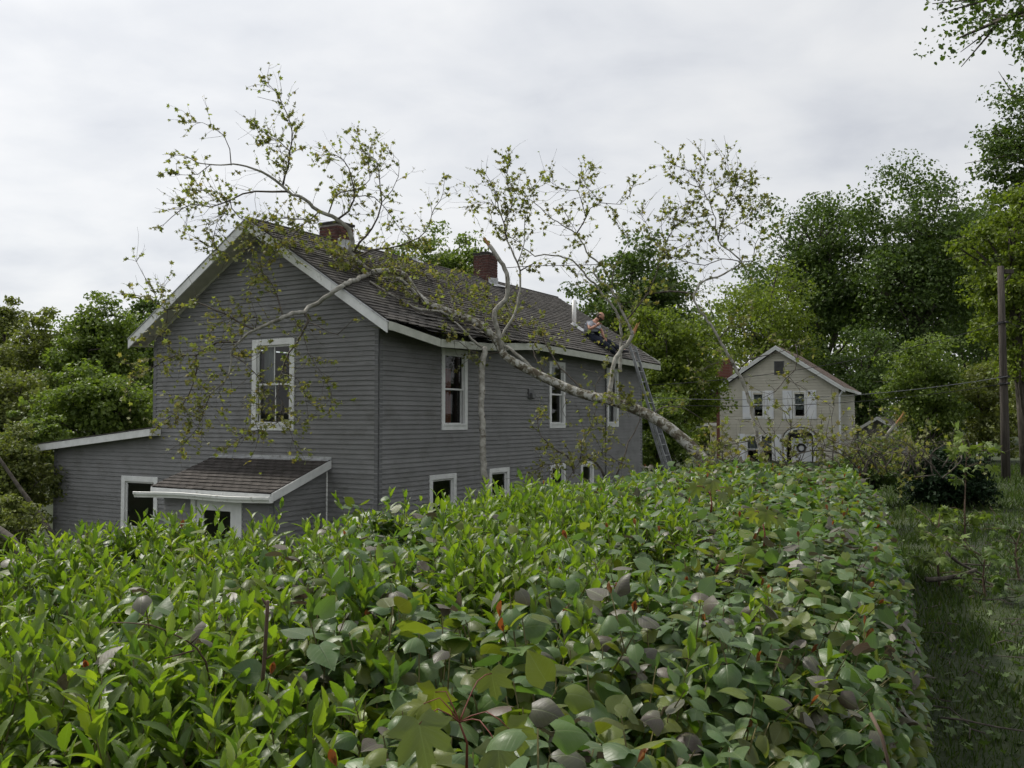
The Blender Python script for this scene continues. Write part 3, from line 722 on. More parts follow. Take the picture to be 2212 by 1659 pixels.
mb = MB(); mb.add([(0,YW,Y0-0.8),(YL,YW,Y0-0.8),(YL,YW,ywt(YW)),(0,YW,ywt(YW))], [(3,2,1,0)]); mb.add([(YL,0,Y0-0.8),(YL,YW,Y0-0.8),(YL,YW,ywt(YW)),(YL,yR,ywt(yR)),(YL,0,ywt(0))], [(0,1,2,3,4)]); mb.build('back_wall', M['ysiding'], yh)
mb = MB(); mb.box(0.1, YL-0.1, 0.1, YW-0.1, Y0-0.1, Y0); mb.box(0.1, YL-0.1, 0.1, YW-0.1, ZE-0.4, ZE-0.3); mb.build('floor', M['dark'], yh)
for o in (yw1, yw2): window(YF, *o, yh, cas=0.07, curtain=[(0, 1, 0.30, 1.0, M['curtain'])])
window(YF, 2.80, 3.42, ylw[2], ylw[3], yh, cas=0.06, curtain=[(0, 1, 0.45, 1.0, M['curtain'])]); window(YF, 3.425, 4.06, ylw[2], ylw[3], yh, cas=0.06, curtain=[(0, 1, 0.45, 1.0, M['curtain'])])
for (a, b, c, d) in ((3.78, 4.17, ZE+0.0, ZE+1.29), (2.78, 3.17, ZE+0.0, ZE+1.29), (1.97, 2.38, ZE+0.0, ZE+1.28), (0.92, 1.34, ZE+0.0, ZE+1.28), (4.08, 4.36, ZE-2.05, ZE-0.68), (2.44, 2.78, ZE-2.05, ZE-0.70)):
    q = MB(); YF.box(q, a, b, c, d, 0.040, 0.068); s_ = q.build('shutter', M['shutter'], yh, bevel=0.004)
    for k in range(2):
        q = MB(); h = (d-c)/2; YF.box(q, a+0.05, b-0.05, c+k*h+0.06, c+(k+1)*h-0.05, 0.0685, 0.079); q.build('shutter_panel', M['shutter'], s_, bevel=0.004)
q = MB(); YF.box(q, 2.30, 2.74, ZE+2.0, ZE+2.62, 0.0, 0.046); v_ = q.build('gable_vent', M['corner'], yh)
for k in range(9):
    q = MB(); z = ZE+2.05+k*0.062; q.hexa([YF.p(2.34,z,0.07),YF.p(2.70,z,0.07),YF.p(2.70,z,0.047),YF.p(2.34,z,0.047),YF.p(2.34,z+0.05,0.053),YF.p(2.70,z+0.05,0.053),YF.p(2.70,z+0.05,0.047),YF.p(2.34,z+0.05,0.047)]); q.build('louver', M['backing'], v_)
# arched doorway
q = MB(); n = 14; cy = 1.60; ry = 0.67; zb = ZE-0.80; rz_ = 0.42
for k in range(n):
    t0, t1 = math.pi*k/n, math.pi*(k+1)/n
    pt = lambda t, f: (cy + ry*f*math.cos(t), zb + rz_*math.sin(t)*(1.0 if f == 1 else 0.80))
    a, b, c, d = pt(t0, 1), pt(t1, 1), pt(t1, 0.86), pt(t0, 0.86)
    q.hexa([YF.p(*a,0.50), YF.p(*b,0.50), YF.p(*c,0.50), YF.p(*d,0.50), YF.p(*a,0.0), YF.p(*b,0.0), YF.p(*c,0.0), YF.p(*d,0.0)])
YF.box(q, cy-ry, cy-ry*0.86, Y0-0.2, zb, 0.40, 0.50); YF.box(q, cy+ry*0.86, cy+ry, Y0-0.2, zb, 0.40, 0.50)
hood = q.build('door_hood', M['white'], yh)
q = MB(); YF.box(q, 1.16, 2.04, Y0-0.1, ZE-0.85, -0.06, -0.02); yd = q.build('door', M['shutter'], yh)
q = MB(); q.tube([YF.p(1.6 + 0.17*math.cos(t), ZE-1.30 + 0.17*math.sin(t), 0.0) for t in np.linspace(0, 2*math.pi, 17)], 0.05, 7, False); q.build('wreath', M['dark'], yd)
q = MB(); YF.box(q, 0.7, 2.5, Y0-0.6, Y0-0.1, 0.0, 1.0); q.build('step', M['mortar'], yh)
q = MB(); vs = []
for k in range(n+1):
    t = math.pi*k/n; vs += [YF.p(cy+(ry+0.03)*math.cos(t), zb+(rz_+0.03)*math.sin(t), 0.55), YF.p(cy+(ry+0.03)*math.cos(t), zb+(rz_+0.03)*math.sin(t), 0.0)]
q.add(vs, [(2*i, 2*i+2, 2*i+3, 2*i+1) for i in range(n)]); q.build('hood_roof', M['yshingle'], yh)
# roof
def yslab(q, sgn, x0, x1, y0, y1, t0, t1):
    P = lambda y: (y if sgn > 0 else 2*yR - y)
    q.hexa([(x0,P(y0),yrz(y0)+t0),(x1,P(y0),yrz(y0)+t0),(x1,P(y1),yrz(y1)+t0),(x0,P(y1),yrz(y1)+t0),(x0,P(y0),yrz(y0)+t1),(x1,P(y0),yrz(y0)+t1),(x1,P(y1),yrz(y1)+t1),(x0,P(y1),yrz(y1)+t1)])
q = MB(); yslab(q, 1, -0.28, YL+0.2, yE0, yR, -0.08, -0.01); yslab(q, -1, -0.28, YL+0.2, yE0, yR, -0.08, -0.01); yr_ = q.build('roof', M['deck'], yh)
for sgn in (1, -1):
    for r in range(24):
        q = MB(); y0 = yE0-0.02 + r*(yR-yE0)/24; yslab(q, sgn, -0.31, YL+0.22, y0, y0+0.145, 0.002, 0.013); q.build('shingle_course', M['yshingle'], yr_)
    q = MB(); yslab(q, sgn, -0.32, -0.285, yE0-0.03, yR, -0.20, -0.012); q.build('rake_board', M['white'], yh)
    q = MB(); yslab(q, sgn, -0.335, -0.321, yE0-0.03, yR, -0.09, -0.005); q.build('rake_trim', M['white'], yh)
q = MB(); q.box(-0.28, YL+0.2, yE0-0.06, yE0-0.022, yEZ-0.15, yEZ-0.02); q.build('gutter', M['white'], yh)
q = MB(); YF.box(q, -0.02, 0.10, Y0-0.4, ywt(0), 0.0, 0.045); YF.box(q, YW-0.10, YW+0.02, Y0-0.4, ywt(YW), 0.0, 0.045); q.build('corner_board', M['ysiding'], yh)
q = MB(); q.tube([(-0.06, -0.20, yEZ-0.12), (-0.06, -0.05, yEZ-0.35), (-0.06, -0.05, Y0)], 0.045, 8); q.build('downspout', M['shutter'], yh)
q = MB(); q.box(0.5, 1.05, 5.215, 5.50, Y0-0.8, ZE+1.1); q.box(0.45, 1.10, 4.85, 5.50, ZE+1.1, ZE+2.75); q.box(0.40, 1.15, 4.80, 5.55, ZE+2.65, ZE+2.82); q.build('chimney', M['brickwall'], yh)
q = MB(); q.box(3.6, 7, 5.21, 6.55, Y0-0.8, ZE-0.35); q.build('side_addition', M['ysiding'], yh)
q = MB(); q.hexa([(3.4,5.22,ZE-0.12),(7.2,5.22,ZE-0.12),(7.2,6.8,ZE-0.30),(3.4,6.8,ZE-0.30),(3.4,5.22,ZE+0.02),(7.2,5.22,ZE+0.02),(7.2,6.8,ZE-0.2),(3.4,6.8,ZE-0.2)]); q.build('addition_roof', M['yshingle'], yh)
q = MB(); q.box(3.37, 3.399, 5.3, 6.82, ZE-0.36, ZE-0.20); q.build('addition_fascia', M['white'], yh)

# ---------------------------------------------------------------- small garage to the right of it
ga = empty('small_garage', (19.0, 46, 0), rad(60), 'small dark garage with white gable trim half hidden by brush', 'garage')
GF = Frame((0, 0, 0), (0, 1, 0), (-1, 0, 0)); gA = ZE + 0.12; gE = ZE - 0.62
q = MB(); q.add([GF.p(-1.15, 0), GF.p(1.15, 0), GF.p(1.15, gE), GF.p(0, gA-0.12), GF.p(-1.15, gE)], [(0,1,2,3,4)]); q.add([(0,-1.15,0),(4,-1.15,0),(4,-1.15,gE),(0,-1.15,gE)], [(0,1,2,3)]); q.add([(0,1.15,0),(4,1.15,0),(4,1.15,gE),(0,1.15,gE)], [(3,2,1,0)]); q.add([(4,-1.15,0),(4,1.15,0),(4,1.15,gE),(4,0,gA-.12),(4,-1.15,gE)], [(0,1,2,3,4)]); q.build('wall', M['corner'], ga)
for s in (1, -1):
    q = MB(); q.hexa([(-0.3,s*1.35,gE-0.12),(4.2,s*1.35,gE-0.12),(4.2,0,gA-0.05),(-0.3,0,gA-0.05),(-0.3,s*1.35,gE-0.07),(4.2,s*1.35,gE-0.07),(4.2,0,gA),(-0.3,0,gA)]); q.build('roof', M['deck'], ga)
    q = MB(); q.hexa([(-0.34,s*1.37,gE-0.26),(-0.301,s*1.37,gE-0.26),(-0.301,0,gA-0.16),(-0.34,0,gA-0.16),(-0.34,s*1.37,gE-0.10),(-0.301,s*1.37,gE-0.10),(-0.301,0,gA),(-0.34,0,gA)]); q.build('rake_board', M['white'], ga)
q = MB(); GF.box(q, -0.8, 0.8, 0.5, ZE-1.05, 0.0, 0.04); gd = q.build('door', M['soffit'], ga)
q = MB(); GF.box(q, -0.95, 0.95, ZE-1.05, ZE-0.90, 0.0, 0.05); q.build('lintel', M['white'], ga)

# ---------------------------------------------------------------- utility pole and cables
M['pole'] = surf('weathered_pole', (0.038, 0.032, 0.027), (0.080, 0.068, 0.057), 0.9, 5, 8, bump=0.5, bscale=30, stretch=(6, 6, 0.4))
pb = Vector((14.46, 26, gz(14.46, 26)))
po = empty('utility_pole', pb, 0, 'tall weathered wooden utility pole standing in the grass', 'utility pole')
ptop = Vector((-0.02, 0, 4.51 + ZE - pb.z))
q = MB(); q.tube([(0, 0, -0.3), (0.0, 0, 2), ptop*0.6, ptop], [0.125, 0.115, 0.10, 0.09], 14); q.build('pole', M['pole'], po, smooth=True)
q = MB(); q.box(0.09, 0.34, -0.05, 0.05, ptop.z-0.22, ptop.z-0.10); q.bar((0.12, 0, ptop.z-0.45), (0.33, 0, ptop.z-0.16), 0.05, 0.05); q.build('bracket', M['pole'], po)
for z in (2.85, 3.05, 4.65):
    q = MB(); q.tube([(0, 0, z), (0, 0, z+0.05)], 0.145, 14); q.build('clamp', M['black'], po)
    q = MB(); q.tube([(0, -0.14, z+0.02), (0, -0.26, z+0.02)], [0.03, 0.04], 8); q.build('insulator', M['black'], po)
M['cable'] = surf('cable', (0.02, 0.02, 0.02), (0.03, 0.03, 0.03), 0.5)
M['cable2'] = surf('bare_cable', (0.13, 0.135, 0.14), (0.18, 0.185, 0.19), 0.5)
def cable(a, b, drop, r, mat, label):
    pts = [a.lerp(b, t) - Vector((0, 0, drop*4*t*(1-t))) for t in np.linspace(0, 1, 24)]
    q = MB(); q.tube(pts, r, 6); tag(q.build('overhead_cable', mat), label, 'cable')
cable(pb + Vector((-0.05, -0.2, 4.67)), at(1395, 832, 26.9), 0.35, 0.010, M['cable'], 'thin black cable running highest from pole to grey house')
cable(pb + Vector((-0.05, -0.2, 3.07)), at(1397, 858, 26.9), 0.30, 0.009, M['cable2'], 'pale grey cable crossing in front of the beige house gable')
cable(pb + Vector((-0.05, -0.2, 2.87)), at(1397, 872, 26.9), 0.30, 0.009, M['cable'], 'lowest black cable crossing in front of the beige house windows')
cable(pb + Vector((0.05, -0.2, 4.67)), at(2330, 715, 30), 0.2, 0.010, M['cable'], 'black cable leaving the pole to the right')

# ---------------------------------------------------------------- extension ladder against the far eave
lx = 10.36
def hp(x, y, z):   # house-local to world
    return Vector((HC[0] + x*_ca - y*_sa, HC[1] + x*_sa + y*_ca, z))
lt, lb = (E0-0.12, ZE+2.02), (-2.28, 0.12)
lad = empty('extension_ladder', hp(lx, lb[0], lb[1]), HRZ, 'aluminium extension ladder leaning on the far end of the eave', 'ladder')
Ld = Vector((0, lt[0]-lb[0], lt[1]-lb[1])); LL = Ld.length; Lu = Ld.normalized(); Ln = Vector((0, -Lu.z, Lu.y))
def ladder_part(w, s0, s1, off):
    for sgn in (-1, 1):
        q = MB(); a = Lu*s0 + Ln*off + Vector((sgn*w/2, 0, 0)); b = Lu*s1 + Ln*off + Vector((sgn*w/2, 0, 0)); q.bar(a, b, 0.028, 0.075, Ln); q.build('rail', M['metal'], lad, bevel=0.003)
    s = s0 + 0.15
    while s < s1:
        q = MB(); q.tube([Lu*s + Ln*off + Vector((-w/2, 0, 0)), Lu*s + Ln*off + Vector((w/2, 0, 0))], 0.017, 8); q.build('rung', M['metal'], lad); s += 0.305
ladder_part(0.42, 0.0, 3.3, 0.0); ladder_part(0.37, 1.5, LL, 0.085)
for sgn in (-1, 1):
    q = MB(); q.box(sgn*0.21-0.03, sgn*0.21+0.03, -0.06, 0.06, -0.09, 0.05); q.build('foot', M['black'], lad)
    q = MB(); q.hexa([Vector((sgn*0.19+dx, 0, 0)) + Lu*s + Ln*o for (dx, o, s) in ((-.02,.03,3.15),(.02,.03,3.15),(.02,.13,3.15),(-.02,.13,3.15),(-.02,.03,3.32),(.02,.03,3.32),(.02,.13,3.32),(-.02,.13,3.32))]); q.build('bracket', M['metal'], lad)

# ---------------------------------------------------------------- the man sitting on the roof
M['skin'] = surf('skin', (0.42, 0.22, 0.15), (0.50, 0.27, 0.19), 0.55, 8)
M['shirt'] = surf('grey_tshirt', (0.42, 0.44, 0.50), (0.50, 0.52, 0.58), 0.9, 10, bump=0.4, bscale=18)
M['jeans'] = surf('navy_jeans', (0.012, 0.015, 0.028), (0.022, 0.027, 0.045), 0.9, 14, bump=0.4, bscale=22)
M['hair'] = surf('dark_hair', (0.030, 0.018, 0.012), (0.05, 0.032, 0.022), 0.8, 20)
M['shoe'] = surf('dark_shoe', (0.02, 0.02, 0.024), (0.035, 0.035, 0.04), 0.7)
base = at(1276, 733, 24.75)
man = empty('person', base, 0, 'bearded man in grey T-shirt and dark jeans sitting on the roof, hand at his face', 'person')
def rel(u, v, Y): return at(u, v, Y) - base
J = dict(pel=rel(1275.5, 727.5, 24.72), waist=rel(1275, 719, 24.72), chest=rel(1278, 706, 24.70), uchest=rel(1281, 698.5, 24.70), neck=rel(1287.5, 692.5, 24.68), head=rel(1293, 687.5, 24.66),
         s1=rel(1275.5, 699, 24.52), e1=rel(1272.5, 712, 24.40), w1=rel(1290, 702.5, 24.40), s2=rel(1288, 701, 24.90), e2=rel(1300, 716, 24.98), w2=rel(1303.5, 726.5, 24.86), h2=rel(1308, 731.5, 24.78),
         k1=rel(1304, 741, 24.36), a1=rel(1330, 762, 24.42), t1=rel(1340, 764.5, 24.40), k2=rel(1313, 739, 24.95), a2=rel(1343, 757, 25.30), t2=rel(1352, 757, 25.3), p1=rel(1277, 729.5, 24.62), p2=rel(1279, 729, 24.86))
seq = list(J); ix = {k: i for i, k in enumerate(seq)}
ed = [('pel','waist'),('waist','chest'),('chest','uchest'),('uchest','neck'),('neck','head'),('uchest','s1'),('s1','e1'),('e1','w1'),('uchest','s2'),('s2','e2'),('e2','w2'),('w2','h2'),('pel','p1'),('p1','k1'),('k1','a1'),('a1','t1'),('pel','p2'),('p2','k2'),('k2','a2'),('a2','t2')]
rr = dict(pel=0.16, waist=0.155, chest=0.175, uchest=0.15, neck=0.058, head=0.07, s1=0.062, e1=0.046, w1=0.032, s2=0.06, e2=0.044, w2=0.032, h2=0.03, p1=0.10, k1=0.068, a1=0.042, t1=0.035, p2=0.10, k2=0.068, a2=0.042, t2=0.035)
def sub_skin(name, keys, mat, grow, parent, over={}):
    ks = [k for k in seq if k in keys]; li = {k: i for i, k in enumerate(ks)}
    E = [(li[a], li[b]) for a, b in ed if a in li and b in li]
    pts = [over.get(k, J[k]) for k in ks]
    me = bpy.data.meshes.new(name); me.from_pydata([tuple(p) for p in pts], E, [])
    o = bpy.data.objects.new(name, me); COL.objects.link(o)
    bpy.context.view_layer.objects.active = o
    m_ = o.modifiers.new('skin', 'SKIN'); m_.use_smooth_shade = True
    if not me.skin_vertices:
        import bmesh
        bm = bmesh.new(); bm.from_mesh(me); bm.verts.layers.skin.verify(); bm.to_mesh(me); bm.free()
    for i, k in enumerate(ks):
        sv = me.skin_vertices[0].data[i]; r = rr[k] + grow; r *= 1.12; sv.radius = (r, r); sv.use_root = (i == 0)
    s_ = o.modifiers.new('sub', 'SUBSURF'); s_.levels = 2; s_.render_levels = 2
    dg = bpy.context.evaluated_depsgraph_get(); em = bpy.data.meshes.new_from_object(o.evaluated_get(dg))
    o.modifiers.clear(); o.data = em; em.materials.clear(); em.materials.append(mat)
    for p in em.polygons: p.use_smooth = True
    o.parent = parent
    return o
sub_skin('body', set(seq), M['skin'], 0.0, man)
lerp = lambda a, b, t: J[a].lerp(J[b], t)
sub_skin('t_shirt', {'pel','waist','chest','uchest','s1','e1','s2','e2'}, M['shirt'], 0.022, man, {'e1': lerp('s1','e1',0.72), 'e2': lerp('s2','e2',0.66), 'pel': lerp('waist','pel',0.75)})
sub_skin('jeans', {'pel','p1','k1','a1','p2','k2','a2'}, M['jeans'], 0.024, man)
def blob(name, c, r, mat, sx=1, sy=1, sz=1, tilt=(0,0,0), zmin=-2, seg=20, shape=None):
    q = MB(); R_ = Euler(tilt).to_matrix(); nu, nv = seg, seg//2; V = []
    for j in range(nv+1):
        for i in range(nu):
            t = 2*math.pi*i/nu; f = math.pi*j/nv
            p = Vector((math.sin(f)*math.cos(t), math.sin(f)*math.sin(t), math.cos(f)))
            if shape: p = shape(p)
            V.append(c + R_ @ Vector((p.x*sx*r, p.y*sy*r, p.z*sz*r)))
    q.add(V, [(j*nu+i, (j+1)*nu+i, (j+1)*nu+(i+1)%nu, j*nu+(i+1)%nu) for j in range(nv) for i in range(nu)])
    return q
hc = rel(1297, 683.5, 24.66)
tilt = (0, rad(38), rad(-8))
def head_shape(p):                              # skull with a longer face towards +x / down, brow and nose
    x, y, z = p
    if z < 0: x += 0.12 * -z; z *= 1.12; y *= 1 - 0.18*-z
    if x > 0.85 and -0.35 < z < 0.12 and abs(y) < 0.22: x += 0.20*(1-abs(y)/0.22)
    if x > 0.80 and 0.12 < z < 0.3: x += 0.03
    return Vector((x, y, z))
hd = blob('head', hc, 0.108, M['skin'], 1.0, 0.80, 1.10, tilt, shape=head_shape).build('head', M['skin'], man, smooth=True)
Rt = Euler(tilt).to_matrix()
def hl(x, y, z): return hc + Rt @ Vector((x, y, z))
def hair_shape(p):
    q = head_shape(p)
    return q * (1.05 if p.x < 0.15 and -0.75 < p.z < 0.55 else 0.93)
blob('hair', hc, 0.108, M['hair'], 1.0, 0.80, 1.10, tilt, shape=hair_shape).build('hair', M['hair'], hd, smooth=True)
def beard_shape(p):
    q = head_shape(p)
    return q * (1.07 if p.x > 0.0 and p.z < -0.28 and not (p.x > 0.92) else 0.90)
blob('beard', hc, 0.108, M['hair'], 1.0, 0.80, 1.10, tilt, shape=beard_shape).build('beard', M['hair'], hd, smooth=True)
for s in (-1, 1):
    blob('ear', hl(-0.005, s*0.088, -0.01), 0.03, M['skin'], 0.8, 0.35, 1.1, tilt, seg=10).build('ear', M['skin'], hd, smooth=True)
    blob('eye', hl(0.094, s*0.034, 0.008), 0.013, M['hair'], 1, 1, 0.7, tilt, seg=8).build('eye', M['hair'], hd, smooth=True)
    blob('brow', hl(0.102, s*0.034, 0.028), 0.02, M['hair'], 0.5, 1.1, 0.35, tilt, seg=8).build('eyebrow', M['hair'], hd, smooth=True)
# hands: palm and five fingers each
def hand(c, fwd, up, curl, name='hand'):
    f = fwd.normalized(); s = f.cross(up).normalized(); u = s.cross(f); q = MB()
    q.tube([c - f*0.02, c + f*0.03, c + f*0.075], [0.030, 0.042, 0.038], 10)
    for k, (off, ln) in enumerate(((-0.030, 0.062), (-0.010, 0.072), (0.011, 0.068), (0.031, 0.054))):
        p0 = c + f*0.07 + s*off; d = f; pts = [p0]
        for j in range(3):
            d = (d*math.cos(curl) - u*math.sin(curl)).normalized(); pts.append(pts[-1] + d*ln/2.2)
        q.tube(pts, [0.0105, 0.010, 0.009, 0.007], 8)
    p0 = c + f*0.015 - s*0.034; q.tube([p0, p0 - s*0.03 + f*0.025 - u*0.01, p0 - s*0.03 + f*0.06 - u*0.025], [0.013, 0.012, 0.008], 8)
    return q.build(name, M['skin'], man, smooth=True)
hand(rel(1291, 702, 24.40), rel(1298, 694.5, 24.42) - rel(1290, 702.5, 24.40), Vector((-1, -0.3, 0.3)), 0.75)
hand(J['w2'] + (J['h2']-J['w2'])*0.4, J['h2'] - J['w2'], Vector((0.3, -0.2, 1)), 0.30)
for (a, t) in (('a1', 't1'), ('a2', 't2')):
    d = (J[t] - J[a]).normalized(); q = MB()
    q.tube([J[a] - d*0.06, J[a] + Vector((0,0,-0.01)), J[a] + d*0.10 + Vector((0,0,-0.02)), J[a] + d*0.20 + Vector((0,0,-0.03))], [0.045, 0.06, 0.05, 0.03], 10); q.build('shoe', M['shoe'], man, smooth=True)
# ---------------------------------------------------------------- leaf templates (length 1 along +y, normal +z)
def tpl(v, f): return np.array(v, float), np.array(f, int)
T_DIAMOND = tpl([(0,0,0),(0.34,0.42,0.06),(0,1,-0.10),(-0.34,0.42,0.06)], [(0,1,2),(0,2,3)])
T_BROAD = tpl([(0,0,0),(0.40,0.22,0.05),(0.36,0.66,0.04),(0,1,-0.12),(-0.36,0.66,0.04),(-0.40,0.22,0.05)], [(0,1,2),(0,2,3),(0,3,4),(0,4,5)])
def lobed(n_lobes, deep, droop=0.15, fold=0.05, asym=0.0):
    """palmate leaf with pointed lobes, built as a fan round the petiole point"""
    pts = [(0, 0.0)]
    for k in range(n_lobes):
        a = rad(-118 + 236*k/(n_lobes-1)) + math.pi/2*0
        ln = 0.62 + 0.38*math.cos((k-(n_lobes-1)/2)/(n_lobes-1)*math.pi*0.9)
        pts.append((math.sin(a)*ln*0.86, math.cos(a)*ln*0.72 + 0.28))
        if k < n_lobes-1:
            a2 = a + rad(118/(n_lobes-1)); pts.append((math.sin(a2)*ln*deep, math.cos(a2)*ln*deep*0.9 + 0.28))
    V = [(0, 0.28, 0.0)] + [(x, y, -droop*y*y + fold*abs(x) - 0.10*(x*x)) for x, y in pts]
    n = len(pts); F = [(0, i, i+1) for i in range(1, n)] + [(0, n, 1)]
    return np.array(V), np.array(F)
T_SYC = [lobed(5, 0.40, 0.15), lobed(5, 0.42, 0.45, 0.25), lobed(5, 0.38, -0.1, 0.4)]
def maple_leaf(droop, wave):
    half = [(0,1.0),(7,0.80),(13,0.84),(20,0.50),(32,0.74),(40,0.93),(47,0.74),(55,0.72),(64,0.44),(77,0.58),(88,0.70),(99,0.48),(114,0.40),(132,0.38),(152,0.20)]
    out_ = half + [(180, 0.08)] + [(-a, r) for a, r in half[:0:-1]]
    V = [(0, 0, 0)]
    for k in (0.5, 1.0):
        for a, r in out_:
            x, y = math.sin(rad(a))*r*k, math.cos(rad(a))*r*k
            V.append((x, y, -droop*(x*x+y*y)*0.8 + wave*math.cos(rad(a)*4.2)*r*k - 0.10*droop*abs(x)))
    n = len(out_); F = [(0, 1+(i+1) % n, 1+i) for i in range(n)]
    for i in range(n): a, b = 1+i, 1+(i+1) % n; F += [(a, b, b+n), (a, b+n, a+n)]
    return np.array(V), np.array(F)[:, ::-1]
T_MAPLE = [maple_leaf(0.35, 0.05), maple_leaf(0.8, 0.09)]

def rand_dirs(n, r, up=0.0):
    d = r.normal(size=(n, 3)); d[:, 2] += up
    return d / np.linalg.norm(d, axis=1, keepdims=True)

M['bark_dark'] = surf('tree_bark', (0.045, 0.038, 0.030), (0.10, 0.088, 0.070), 0.95, 8, 8, bump=0.6, bscale=25, stretch=(2, 2, 0.4))
FOL = {
 'mid':    leafmat('foliage_mid', [(0.096, 0.144, 0.030), (0.138, 0.188, 0.040), (0.078, 0.122, 0.028)], 0.30, 0.5, 0.3),
 'dark':   leafmat('foliage_dark', [(0.056, 0.096, 0.023), (0.088, 0.134, 0.032), (0.046, 0.080, 0.020)], 0.25, 0.5, 0.3),
 'olive':  leafmat('foliage_olive', [(0.112, 0.135, 0.038), (0.148, 0.168, 0.048), (0.086, 0.114, 0.034)], 0.30, 0.55, 0.3),
 'yellow': leafmat('foliage_yellow', [(0.108, 0.150, 0.022), (0.145, 0.188, 0.029), (0.085, 0.128, 0.022)], 0.35, 0.5, 0.3),
 'bright': leafmat('foliage_bright', [(0.085, 0.145, 0.025), (0.115, 0.182, 0.033), (0.065, 0.118, 0.023)], 0.35, 0.5, 0.3),
 'black':  leafmat('foliage_conifer', [(0.010, 0.026, 0.010), (0.016, 0.036, 0.013)], 0.1, 0.6, 0.2),
}
def tree(u, v, ru, rv, Y, fol, label, seed, n=9000, leaf=0.16, clumps=70, name='tree', trunk_r=0.22, flat=0.5, spread=0.135, ryk=0.9, group='trees behind the houses', limbs=26, cat='tree', low=0.0):
    r = np.random.default_rng(seed); c = at(u, v, Y); rx = ru*Y/FPX; rz = rv*Y/FPX; ry = rx*ryk
    g = gz(c.x, c.y); base = Vector((c.x, c.y, g))
    root = empty(name, base, 0, label, cat, group)
    # clump centres: inside the ellipsoid, more of them near the skin, outline broken by noise
    clumps = int(clumps*1.25); d = rand_dirs(clumps*3, r); rr_ = r.random(clumps*3) ** 0.42
    lum = 0.68 + 0.60*vnoise(d[:, 0]*2.6 + seed*1.37, d[:, 2]*2.6 + d[:, 1]*1.9 + seed*0.71)
    P = d * (rr_*lum)[:, None] * np.array([rx, ry, rz])
    P = P[P[:, 2] > -rz*(1.0 - low)][:clumps]
    P[:, 2] += c.z - g
    P = P[P[:, 2] > 0.15]
    k = len(P); size = spread * (rx*ry*rz) ** (1/3) * (0.7 + 0.8*r.random(k))
    cl = r.integers(0, k, n); off = r.normal(size=(n, 3)); nl = np.linalg.norm(off, axis=1, keepdims=True); off = off/nl * np.minimum(nl, 1.9)
    off[:, 2] *= flat
    pos = P[cl] + off * size[cl][:, None]
    nrm = rand_dirs(n, r) * 0.75 + np.array([0, 0, 0.85]) + 0.35*off/np.maximum(np.linalg.norm(off, axis=1, keepdims=True), 1e-3)
    fwd = rand_dirs(n, r); fwd[:, 2] -= 0.25
    rot = frames(fwd, nrm); scl = leaf * (0.5 + 1.0*r.random(n)**1.3)
    keep = pos[:, 2] > 0.05
    cr = scatter('crown', [T_DIAMOND, T_BROAD], r.integers(0, 2, keep.sum()), pos[keep], rot[keep], scl[keep], np.zeros(keep.sum(), int), [FOL[fol]], root, smooth=False)
    q = MB(); h = c.z - g; top = h + rz*0.55; lean = r.normal(size=2)*0.05*h
    tp = [Vector((0, 0, -0.3)), Vector((lean[0]*0.3, lean[1]*0.3, h*0.35)), Vector((lean[0]*0.7, lean[1]*0.7, h*0.75)), Vector((lean[0], lean[1], top))]
    q.tube(tp, [trunk_r*1.25, trunk_r, trunk_r*0.7, trunk_r*0.15], 10); q.build('trunk', M['bark_dark'], root, smooth=True)
    q = MB()
    for i in r.permutation(k)[:limbs]:
        e = Vector(P[i]); zt = min(max(e.z - (0.25 + 0.5*r.random())*max(rx, rz), h*0.18), top*0.9); t = min(1, max(0, zt/top)); s = Vector((lean[0]*t, lean[1]*t, zt))
        m_ = s.lerp(e, 0.5) + Vector(r.normal(size=3))*0.08*(e-s).length + Vector((0, 0, 0.12*(e-s).length))
        pts, rs = smooth_path([s, m_, e], [trunk_r*0.38, trunk_r*0.22, trunk_r*0.06], 0.7)
        q.tube(pts, rs, 5, False)
        for _ in range(3):
            f = e + Vector(r.normal(size=3))*size[i]*0.9; q.tube([m_.lerp(e, 0.6), f], [trunk_r*0.10, trunk_r*0.03], 4, False)
    q.build('limbs', M['bark_dark'], root, smooth=True)
    return root

# left wood
tree(12, 770, 78, 135, 50, 'olive', 'feathery olive-green tree at the far left edge', 1, 12150, 0.172, 60, trunk_r=0.3)
tree(105, 800, 92, 125, 44, 'olive', 'rounded olive tree second from the left edge', 2, 17550, 0.163, 90, low=0.1)
tree(205, 775, 105, 135, 41, 'mid', 'tall mid-green tree left of the grey house', 3, 21600, 0.155, 110)
tree(305, 770, 85, 140, 47, 'dark', 'dark green tree peeping over the left eave', 4, 14850, 0.163, 80)
tree(40, 900, 110, 110, 36, 'olive', 'low olive tree crowding the left edge below the skyline', 5, 16200, 0.138, 90, trunk_r=0.16)
tree(215, 885, 125, 90, 27.5, 'mid', 'bright green maple behind the lean-to roof', 6, 18900, 0.120, 100, trunk_r=0.13)
tree(310, 890, 70, 80, 29, 'yellow', 'yellow-green maple against the left wall corner', 7, 9450, 0.120, 60, trunk_r=0.12)
tree(30, 1050, 100, 120, 21, 'olive', 'tangled olive shrub at the left edge beside the lean-to', 8, 18900, 0.073, 110, name='shrub', trunk_r=0.06, group='shrubs left of the lean-to', cat='shrub')
tree(-10, 1150, 90, 90, 14, 'olive', 'thin leaved shrub in the lower left corner behind the hedge', 9, 9450, 0.052, 70, name='shrub', trunk_r=0.04, group='shrubs left of the lean-to', cat='shrub')
tree(75, 960, 70, 70, 24, 'mid', 'leafy green shrub just left of the lean-to corner', 10, 9450, 0.086, 60, name='shrub', trunk_r=0.06, group='shrubs left of the lean-to', cat='shrub')
